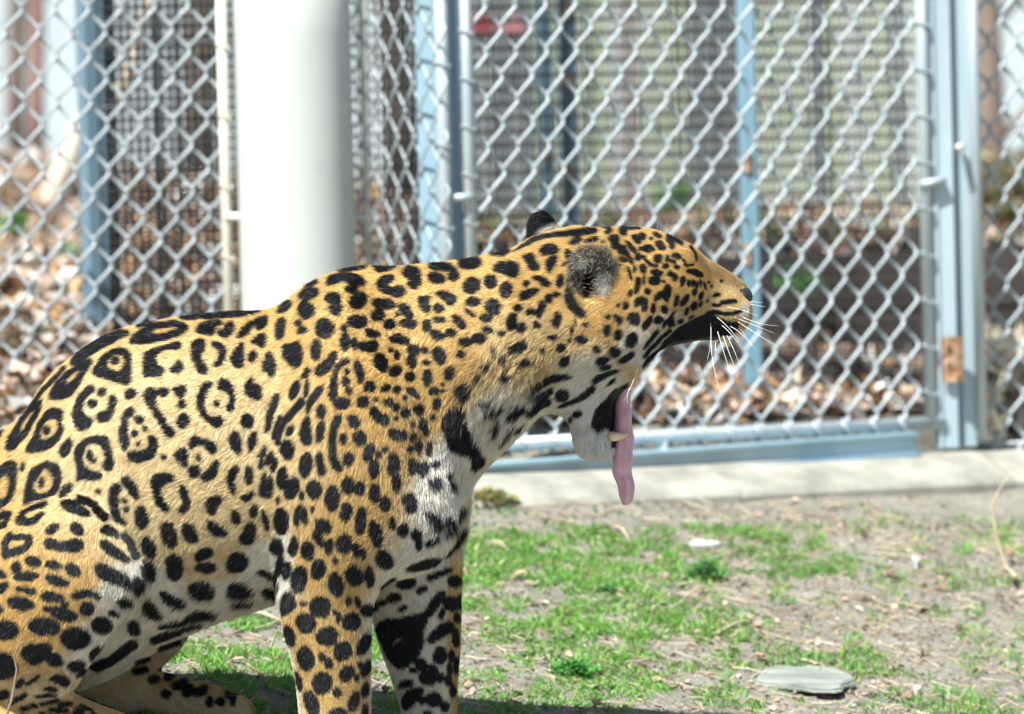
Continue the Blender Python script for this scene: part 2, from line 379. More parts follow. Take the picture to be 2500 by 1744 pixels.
m2 = welded('welded_mesh_screen', 'dark welded mesh screen behind the narrow return panel', xc, 2.15, xd, 2.05, .30, TOP+.1, .0135, .0185, .0018, ((0, 0), (.08, .007)))
xe = at(1130, 400, 2.30)[0]; xf = at(2275, 400, 2.55)[0]
m3 = welded('welded_mesh_screen', 'fine dark welded mesh screen behind the gate', xe, 2.22, xf, 2.48, .34, TOP+.1, .0115, .0235, .0014, ((0, 0), (.10, .0045)))

def square_post(name, label, px0, px1, Y, zlo, mat, rot=.5, rust=()):
    xa_, xb_ = at(px0, 300, Y)[0], at(px1, 300, Y)[0]; w = (xb_-xa_)/2/(math.cos(rot)+math.sin(rot)) if rot else (xb_-xa_)/2
    o = empty(name, ((xa_+xb_)/2, Y, zlo)); tag(o, label, 'post')
    u = np.array([math.cos(rot), math.sin(rot), 0])*w; v = np.array([-math.sin(rot), math.cos(rot), 0])*w
    MB().box(((xa_+xb_)/2, Y, (zlo+TOP+.2)/2), u, v, (0, 0, (TOP+.2-zlo)/2), w*.15).obj('shaft', mat, o)
    for (py, hgt) in rust:
        c_ = at((px0+px1)/2, py, Y); MB().box((c_[0], Y-w*1.25, c_[2]), (w*.5, 0, 0), (0, .004, 0), (0, 0, hgt), .004).obj('clamp', rust_m, o)
    return o
lpst = square_post('square_post', 'blue grey square steel post behind the left chain link panel', 188, 262, 2.20, .2, blue_steel, 0.42)
q_ = at(266, 400, 2.2); MB().box((q_[0]+.001, 2.235, .75), (.009, .012, 0), (-.004, .003, 0), (0, 0, .75)).obj('shaded_face_strip', black_mesh, lpst)  # black strip added for the shade on the post's right face
q_ = at(276, 760, 2.2); MB().box((q_[0]+.001, 2.24, q_[2]-.05), (.004, .003, 0), (-.002, .003, 0), (0, 0, .16)).obj('rusty_edge', rust_m, lpst)
square_post('square_post', 'teal post with rust patches, left one of the pair behind the gate', 1318, 1352, 2.75, .3, worn_blue, .3, ((370, .018),))
square_post('square_post', 'teal post with rust patches, right one of the pair behind the gate', 1366, 1412, 2.80, .3, worn_blue, .3, ((200, .012), (415, .014), (20, .012)))
square_post('square_post', 'slim blue post behind the middle of the gate', 1802, 1848, 2.20, .2, rusty((.16, .30, .38), (.26, .42, .50), .68), .2, ((395, .018), (620, .018)))

# ------------------------------------------------------------------ beyond the enclosure
# dark timber bank and terrace
wood_d = simple_mat('dark_timber', (.018, .016, .015), (.075, .06, .05), 8, .9, 0, bump=.4, stretch=(.15, 1, 1))
bank = empty('timber_retaining_wall', (at(1850, 880, 3.3)[0], 3.3, .35)); tag(bank, 'low dark timber retaining wall behind the gate', 'retaining wall')
zb0 = .27
for r_ in range(3):
    for k in range(9):
        xk = at(1180, 700, 3.3)[0]+k*.42+(.2 if r_ == 1 else 0)
        MB().box((xk+.2, 3.3+r_*.02+random.uniform(-.01, .01), zb0+.055+r_*.108), (.203, random.uniform(-.006, .006), 0), (0, .06, 0), (0, 0, .05), .01).obj('beam', wood_d, bank)
terr_y0, terr_z = 3.36, zb0+.30
tv = []; nxx, nyy = 60, 40
tx = np.linspace(at(1130, 500, 3.36)[0], 3.6, nxx); ty = np.linspace(terr_y0, 9.0, nyy); TXg, TYg = np.meshgrid(tx, ty)
TZg = terr_z+(TYg-terr_y0)*.012+(fbm(TXg*2, TYg*2, 8, 3)-.5)*.05
ii = np.arange(nxx*nyy).reshape(nyy, nxx)
litter_soil = simple_mat('litter_soil', (.05, .04, .032), (.16, .12, .085), 6, .95, 0)
terr = link('terrace', fast_mesh('terrace', np.stack([TXg, TYg, TZg], -1).reshape(-1, 3), quads=np.stack([ii[:-1, :-1], ii[:-1, 1:], ii[1:, 1:], ii[1:, :-1]], -1).reshape(-1, 4), mat=litter_soil, smooth=True)); tag(terr, kind='structure')
# weathered slat fence
slat_cols = [((.55, .56, .42), (.72, .72, .58)), ((.36, .37, .36), (.50, .50, .47)), ((.62, .60, .55), (.78, .76, .70)), ((.45, .36, .32), (.58, .48, .42)), ((.50, .55, .36), (.66, .68, .48)), ((.22, .22, .22), (.34, .33, .32))]
slat_m = [simple_mat('weathered_slat', tuple(np.array(a)*(.72, .78, .80)), tuple(np.array(c)*(.80, .86, .88)), 5, .9, 0, stretch=(1, 1, .1)) for a, c in slat_cols]
FY = 6.6
sf = empty('slat_fence', (at(1700, 520, FY)[0], FY, .6)); tag(sf, 'pale weathered vertical slat fence far behind the gate', 'fence')
x = at(1120, 300, FY)[0]; xe_ = at(2290, 300, FY)[0]; k = 0
while x < xe_:
    w = random.uniform(.028, .055); mi = random.choices(range(6), (3, 2.5, 3, 1, 3, 1.5))[0]
    f_ = (x-at(1120, 300, FY)[0])/(xe_-at(1120, 300, FY)[0])
    if .46 < f_ < .60 or .70 < f_ < .74: mi = random.choice((1, 5, 5, 3))
    MB().box((x+w/2, FY+random.uniform(-.012, .012), 1.15), (w*.46, random.uniform(-.003, .003), 0), (0, .009, 0), (0, 0, .56+random.uniform(-.02, .02))).obj('slat', slat_m[mi], sf); x += w; k += 1
for z in (.85, 1.35): MB().box(((at(1120, 300, FY)[0]+xe_)/2, FY+.035, z), ((xe_-at(1120, 300, FY)[0])/2, 0, 0), (0, .018, 0), (0, 0, .035)).obj('rail', slat_m[1], sf)
# a red sign board seen through the mesh
rs = at(1178, 58, 6.0); sign = MB().box((rs[0], 6.0, rs[2]), (.028, 0, 0), (0, .006, 0), (0, 0, .022)).obj('red_board', simple_mat('red_paint', (.34, .06, .07), (.44, .12, .12), 9, .6), None); tag(sign, 'small red board at the top behind the gate screen', 'sign')
MB().box((rs[0], 6.02, (rs[2]+.6)/2), (.008, 0, 0), (0, .008, 0), (0, 0, (rs[2]-.6)/2)).obj('stake', slat_m[1], sign)
sign2 = MB().box((at(1255, 62, 6.0)[0], 6.05, at(1255, 62, 6.0)[2]), (.022, 0, 0), (0, .006, 0), (0, 0, .02)).obj('pink_board', simple_mat('pink_paint', (.55, .22, .24), (.66, .32, .33), 9, .6), None); tag(sign2, 'faded pink board beside the red board behind the gate screen', 'sign')
MB().box((at(1255, 62, 6.0)[0], 6.07, (rs[2]+.6)/2), (.008, 0, 0), (0, .008, 0), (0, 0, (rs[2]-.6)/2)).obj('stake', slat_m[1], sign2)

# pale building far behind, added for the bright sky there
pale_wall = simple_mat('pale_render', (.36, .42, .44), (.52, .57, .58), 1.6, .9)
roof_m = simple_mat('grey_roof', (.22, .23, .24), (.30, .31, .32), 4, .8)
glass_d = simple_mat('window_glass', (.05, .07, .09), (.10, .13, .16), 2, .15, 0)
bl = empty('pale_backdrop', (0, 15, .9)); tag(bl, 'long pale building standing in for bright sky far behind the fences', 'backdrop')
MB().box((0, 15.3, 2.3), (14, 0, 0), (0, .3, 0), (0, 0, 1.6)).obj('wall', pale_wall, bl)
MB().box((0, 15.1, 4.05), (14.3, 0, 0), (0, .9, 0), (0, 0, .14)).obj('roof', roof_m, bl)
for k in range(12):
    xk = -12.2+k*2.1+.35
    w_ = MB().box((xk, 14.985, 2.55), (.42, 0, 0), (0, .03, 0), (0, 0, .55)).obj('window', pale_pipe, bl)
    g_ = MB().box((xk, 14.95, 2.55), (.37, 0, 0), (0, .012, 0), (0, 0, .50)).obj('pane', glass_d, None); keep(g_, w_) if False else None
    g_.parent = w_

# trees and poles beyond
bark = simple_mat('bark', (.10, .075, .06), (.26, .20, .16), 12, .95, 0, bump=.6, bdist=.01, stretch=(1, 1, .25))
bark_r = simple_mat('reddish_bark', (.20, .10, .08), (.36, .22, .18), 12, .95, 0, stretch=(1, 1, .25))
dead = simple_mat('bleached_wood', (.42, .34, .24), (.62, .54, .42), 10, .9, 0, stretch=(1, 1, .3))
def bare_tree(name, label, x, y, h, r, mat, lean=0.0, seed=0, nb=9):
    rnd = random.Random(seed); z0 = zfoot(x, y)-.1; o = empty(name, (x, y, z0)); tag(o, label, 'tree')
    n = 12; path = [(x+lean*(i/n)*h+rnd.uniform(-.02, .02), y+rnd.uniform(-.02, .02), z0+h*i/n) for i in range(n+1)]
    MB().tube(path, [r*(1-.6*i/n) for i in range(n+1)], 10).obj('trunk', mat, o, True)
    for k in range(nb):
        i = rnd.randint(2, n-1); p = np.array(path[i]); a = rnd.uniform(0, 2*math.pi); Lb = rnd.uniform(.5, 1.3)*(1-.4*i/n)
        d = np.array([math.cos(a), math.sin(a)*.6, rnd.uniform(.4, 1.1)]); pts = [p]
        for s in range(6): d = d+np.array([rnd.uniform(-.25, .25), rnd.uniform(-.2, .2), rnd.uniform(-.1, .2)]); d /= np.linalg.norm(d); pts.append(pts[-1]+d*Lb/6)
        mb = MB(); rb = r*.35*(1-.5*i/n); mb.tube(pts, [rb*(1-.13*s) for s in range(7)], 6)
        for tw in range(5):
            s = rnd.randint(1, 6); dd = d+np.array([rnd.uniform(-1, 1), rnd.uniform(-.6, .6), rnd.uniform(-.3, .8)]); dd /= np.linalg.norm(dd)
            mb.tube([pts[s], pts[s]+dd*Lb*.2, pts[s]+dd*Lb*.38+np.array([0, 0, .03])], [rb*.4, rb*.28, rb*.1], 5)
        mb.obj('branch', mat, o, True)
    return o
tx_ = at(92, 200, 7.0)[0]; bare_tree('bare_tree', 'slim reddish bare tree behind the left panel', tx_, 7.0, 3.2, .022, bark_r, 0, 3)
bare_tree('bare_tree', 'grey bare tree seen between the left steel post and the white post', at(470, 200, 8.5)[0], 8.5, 3.8, .05, bark, .02, 5, 12)
bare_tree('bare_tree', 'grey bare tree behind the narrow return panel', at(990, 200, 8.0)[0], 8.0, 3.6, .045, bark, -.02, 9, 12)
bare_tree('bare_tree', 'leaning bare tree behind the far right panel', at(2475, 300, 6.5)[0], 6.5, 3.2, .04, bark, -.06, 12, 12)
bare_tree('bare_tree', 'thin bare tree at the left picture edge', at(20, 200, 9.0)[0], 9.0, 3.6, .03, bark, .03, 15, 12)
a_, c_ = at(100, 520, 4.6), at(196, 300, 5.0)
lg = MB().tube([a_, (a_+c_)/2+np.array([.01, 0, .01]), c_, c_+(c_-a_)*.5], [.024, .022, .018, .010], 10).obj('leaning_pole', dead, None, True); tag(lg, 'bleached dead branch leaning behind the left chain link panel', 'branch')
a_, c_ = at(255, 300, 3.4), at(345, 60, 3.6)
lg = MB().tube([a_-(c_-a_)*.5, a_, (a_+c_)/2+np.array([.012, 0, .0]), c_, c_+(c_-a_)*.4], [.016, .015, .013, .012, .008], 10).obj('leaning_branch', dead, None, True); tag(lg, 'mottled dead branch leaning behind the left mesh screen', 'branch')

# ------------------------------------------------------------------ leaf litter beyond the fence
def leaf_field(name, n, fx, fy, fz, size, cols, seed, mat, tilt=.6):
    R = np.random.default_rng(seed)
    x = fx(R, n); y = fy(R, n, x); z = fz(x, y)
    s = R.uniform(size[0], size[1], n); a = R.uniform(0, 2*math.pi, n)
    u = np.stack([np.cos(a), np.sin(a), R.normal(0, tilt, n)], 1); v = np.stack([-np.sin(a), np.cos(a), R.normal(0, tilt, n)], 1)*R.uniform(.35, .8, n)[:, None]
    c = np.stack([x, y, z+R.uniform(.2, .9, n)*s*.6], 1)
    k = R.uniform(-.4, .5, n)[:, None]*s[:, None]*np.array([0, 0, 1.0])
    V = np.stack([c-u*s[:, None], c-u*s[:, None]*.1-v*s[:, None]+k, c+u*s[:, None], c+u*s[:, None]*.1+v*s[:, None]+k], 1).reshape(-1, 3)
    b_ = 4*np.arange(n); T = np.concatenate([np.stack([b_, b_+1, b_+2], 1), np.stack([b_, b_+2, b_+3], 1)])
    me = fast_mesh(name, V, tris=T, mat=mat)
    cl = np.array(cols)[R.integers(0, len(cols), n)]*np.exp(R.normal(0, .25, n))[:, None]
    la = me.color_attributes.new('tone', 'FLOAT_COLOR', 'POINT')
    la.data.foreach_set('color', np.concatenate([np.repeat(np.clip(cl, 0, 1), 4, 0), np.ones((4*n, 1))], 1).astype(np.float32).ravel())
    o = link(name, me); return o
def tone_mat(name, rough=.8, trans=0.0, spec=.3):
    m, t, b = new_mat(name); a = t.nodes.new('ShaderNodeVertexColor'); a.layer_name = 'tone'
    t.links.new(a.outputs[0], b.inputs['Base Color']); b.inputs['Roughness'].default_value = rough; b.inputs['Specular IOR Level'].default_value = spec
    if trans:
        tr = t.nodes.new('ShaderNodeBsdfTranslucent'); t.links.new(a.outputs[0], tr.inputs[0]); mx = t.nodes.new('ShaderNodeMixShader'); mx.inputs[0].default_value = trans
        o = [n for n in t.nodes if n.type == 'OUTPUT_MATERIAL'][0]; t.links.new(b.outputs[0], mx.inputs[1]); t.links.new(tr.outputs[0], mx.inputs[2]); t.links.new(mx.outputs[0], o.inputs[0])
    return m
leaf_m = tone_mat('dry_leaf', .75, .15)
LEAFC = [(.40, .23, .12), (.44, .31, .21), (.50, .41, .32), (.54, .48, .41), (.20, .12, .08), (.40, .23, .10), (.48, .37, .30), (.10, .08, .06), (.60, .57, .52), (.17, .16, .14)]
def wide_x(R, n): return np.where(R.random(n) < .78, R.uniform(-1.6, 1.5, n), R.uniform(-3.6, 3.4, n))
lit = leaf_field('leaf_litter', 58000, wide_x, lambda R, n, x: np.where(x < GA[0], np.where(x < -.45, 1.05, 1.72), GA[1]+(x-GA[0])*.5+.30)+R.random(n)**1.5*5.5, lambda x, y: zg(x, y), (.010, .026), LEAFC, 5, leaf_m)
tag(lit, 'carpet of brown and tan dead leaves beyond the fence', 'leaf litter', kind='stuff')
lt2 = leaf_field('terrace_litter', 6000, lambda R, n: R.uniform(tx[0], 1.6, n), lambda R, n, x: R.uniform(3.4, 6.6, n), lambda x, y: terr_z+(y-terr_y0)*.012, (.016, .04), LEAFC+[(.10, .22, .05), (.14, .26, .07), (.35, .12, .08)], 6, leaf_m)
tag(lt2, 'dead leaves and small weeds on the terrace in front of the slat fence', 'leaf litter', kind='stuff')
lt3 = leaf_field('dry_brush', 1500, lambda R, n: at(2395, 1000, 2.15)[0]+np.abs(R.normal(0, .12, n)), lambda R, n, x: R.uniform(2.1, 2.6, n), lambda x, y: zg(x, y)+.12*np.random.default_rng(2).random(len(x)), (.012, .026), [(.55, .52, .42), (.66, .63, .52), (.40, .36, .28), (.48, .42, .32)], 8, leaf_m, 1.0)
bankl = leaf_field('bank_litter', 2600, lambda R, n: R.uniform(tx[0], 3.0, n), lambda R, n, x: R.uniform(3.16, 3.46, n), lambda x, y: zb0-.04+np.clip((y-3.16)/.24, 0, 1.05)*.345, (.012, .034), [(.05, .04, .035), (.09, .07, .055), (.20, .14, .10), (.30, .24, .19), (.12, .11, .10), (.36, .30, .25)], 16, leaf_m, 1.0)
tag(bankl, 'dark dead leaves drifted over the low timber wall', 'leaf litter', kind='stuff')
tag(lt3, 'heap of pale dry leaves at the foot of the far right panel', 'brush', kind='stuff')
# an evergreen bush far right and small weeds among the litter
green_leaf = tone_mat('green_leaf', .5, .25)
def bush(name, label, c, r, n, cols, seed, leaf=(.01, .02), cat='bush', mat=None, flat=1.0):
    R = np.random.default_rng(seed); d = R.normal(0, 1, (n, 3)); d /= np.linalg.norm(d, axis=1)[:, None]; rad = R.random(n)**.4
    P = np.array(c)+d*rad[:, None]*np.array(r)*(.75+.5*fbm(d[:, 0]*2+5, d[:, 2]*2+d[:, 1], seed, 2))[:, None]
    s = R.uniform(*leaf, n); u = R.normal(0, 1, (n, 3)); u /= np.linalg.norm(u, axis=1)[:, None]; w = np.cross(u, R.normal(0, 1, (n, 3))); w /= np.linalg.norm(w, axis=1)[:, None]
    V = np.stack([P-u*s[:, None], P-w*s[:, None]*.4, P+u*s[:, None], P+w*s[:, None]*.4], 1).reshape(-1, 3); b_ = 4*np.arange(n)
    T = np.concatenate([np.stack([b_, b_+1, b_+2], 1), np.stack([b_, b_+2, b_+3], 1)])
    me = fast_mesh('foliage', V, tris=T, mat=mat or green_leaf); cl = np.array(cols)[R.integers(0, len(cols), n)]*np.exp(R.normal(0, .2, n))[:, None]
    la = me.color_attributes.new('tone', 'FLOAT_COLOR', 'POINT'); la.data.foreach_set('color', np.concatenate([np.repeat(cl, 4, 0), np.ones((4*n, 1))], 1).astype(np.float32).ravel())
    o = empty(name, (c[0], c[1], c[2]-r[2])); tag(o, label, cat); f = keep(link('foliage', me), o)
    mb = MB()
    for k in range(5): e_ = np.array(c)+R.normal(0, .4, 3)*np.array(r); mb.tube([(c[0]+R.normal(0, .1)*r[0], c[1], c[2]-r[2]*1.05), (np.array(c)+e_)/2-np.array([0, 0, r[2]*.3]), e_], [.006, .004, .002], 5)
    mb.obj('stem', bark, o, True); return o
bc = at(2470, 520, 4.6); bush('olive_bush', 'dull olive bush behind the far right panel', bc, (.16, .2, .14), 2600, [(.16, .14, .07), (.10, .10, .05), (.22, .18, .10)], 4)
bc = at(35, 545, 3.4); bush('green_weed', 'small green weed in the leaf litter at the far left', bc, (.028, .03, .020), 160, [(.10, .28, .07), (.14, .34, .09)], 14, (.006, .012), 'weed')
bc = at(165, 615, 3.2); bush('green_weed', 'pale green weed in the leaf litter left of the blue grey post', bc, (.022, .03, .018), 90, [(.16, .30, .10), (.22, .36, .14)], 15, (.006, .012), 'weed')
for i_, (px, py, Y_, lab) in enumerate(((1650, 480, 5.4, 'green weed on the terrace above the jaguar forehead'), (2290, 520, 4.5, 'green weed on the terrace beside the gate latch pipe'), (1950, 690, 3.2, 'green weed at the dark timber wall right of the muzzle'))):
    bc = at(px, py, Y_); bush('green_weed', lab, bc, (.05, .05, .03), 160, [(.10, .28, .07), (.16, .34, .09)], 20+i_, (.008, .016), 'weed')
# ---- the coat: traced rosettes and spots on the animal's side plane ----
CX0, CY0, CSTEP, CW, CH = -520, 480, 2.0, 1220, 860     # raster of the coat plane (coat units)
def chaikin(p, n=2):
    for _ in range(n):
        q = np.roll(p, -1, 0)
        p = np.stack([0.75*p+0.25*q, 0.25*p+0.75*q], 1).reshape(-1, 2)
    return p
def coat_raster(text):
    g = np.zeros((CH, CW), np.float32)
    inner = np.zeros((CH, CW), np.float32)
    xs = CX0 + CSTEP*np.arange(CW); ys = CY0 + CSTEP*np.arange(CH)
    ox = oy = 0.0; sc = 1.0
    for line in text.strip().splitlines():
        t = line.split(); k = t[0]; v = np.array([float(q) for q in t[1:]])
        if k == 'Z':
            ox, oy, sc = v; continue
        if k == 'e':
            c = np.array([ox, oy]) + v[:2]/sc; rx, ry = v[2:4]/sc; an = math.radians(v[4]); ext = max(rx, ry)+4
            lo = c-ext; hi = c+ext
        elif k == 's':
            r = v[0]/sc; P = np.array([ox, oy]) + v[1:].reshape(-1, 2)/sc
            lo = P.min(0)-r-4; hi = P.max(0)+r+4
        else:
            P = chaikin(np.array([ox, oy]) + v.reshape(-1, 2)/sc)
            lo = P.min(0)-4; hi = P.max(0)+4
        i0 = max(0, int((lo[0]-CX0)/CSTEP)); i1 = min(CW, int((hi[0]-CX0)/CSTEP)+2)
        j0 = max(0, int((lo[1]-CY0)/CSTEP)); j1 = min(CH, int((hi[1]-CY0)/CSTEP)+2)
        if i1 <= i0 or j1 <= j0: continue
        X, Y = np.meshgrid(xs[i0:i1], ys[j0:j1])
        if k == 'e':
            dx = X-c[0]; dy = Y-c[1]
            a = (dx*math.cos(an)+dy*math.sin(an))/rx; b = (-dx*math.sin(an)+dy*math.cos(an))/ry
            d = (np.sqrt(a*a+b*b)-1)*min(rx, ry)
        elif k == 's':
            d = np.full(X.shape, 1e9)
            for A, B in zip(P[:-1], P[1:]):
                ab = B-A; tt = np.clip(((X-A[0])*ab[0]+(Y-A[1])*ab[1])/(ab@ab+1e-9), 0, 1)
                d = np.minimum(d, np.hypot(X-A[0]-tt*ab[0], Y-A[1]-tt*ab[1]))
            d -= r
        else:
            d = np.full(X.shape, 1e9); ins = np.zeros(X.shape, bool)
            for A, B in zip(P, np.roll(P, -1, 0)):
                ab = B-A; tt = np.clip(((X-A[0])*ab[0]+(Y-A[1])*ab[1])/(ab@ab+1e-9), 0, 1)
                d = np.minimum(d, np.hypot(X-A[0]-tt*ab[0], Y-A[1]-tt*ab[1]))
                ins ^= ((A[1] > Y) != (B[1] > Y)) & (X < (B[0]-A[0])*(Y-A[1])/(B[1]-A[1]+1e-12)+A[0])
            d = np.where(ins, -d, d)
        m = np.clip(0.5 - (d+2.0 if k == 'i' else d-(2.2 if sc < 2.95 or 5.4 < sc < 6 else 0.7))/5.0, 0, 1)
        s = (slice(j0, j1), slice(i0, i1))
        if k == 'i':
            g[s] = np.minimum(g[s], 1-m); inner[s] = np.maximum(inner[s], m)
        else: g[s] = np.maximum(g[s], m)
    return g, inner
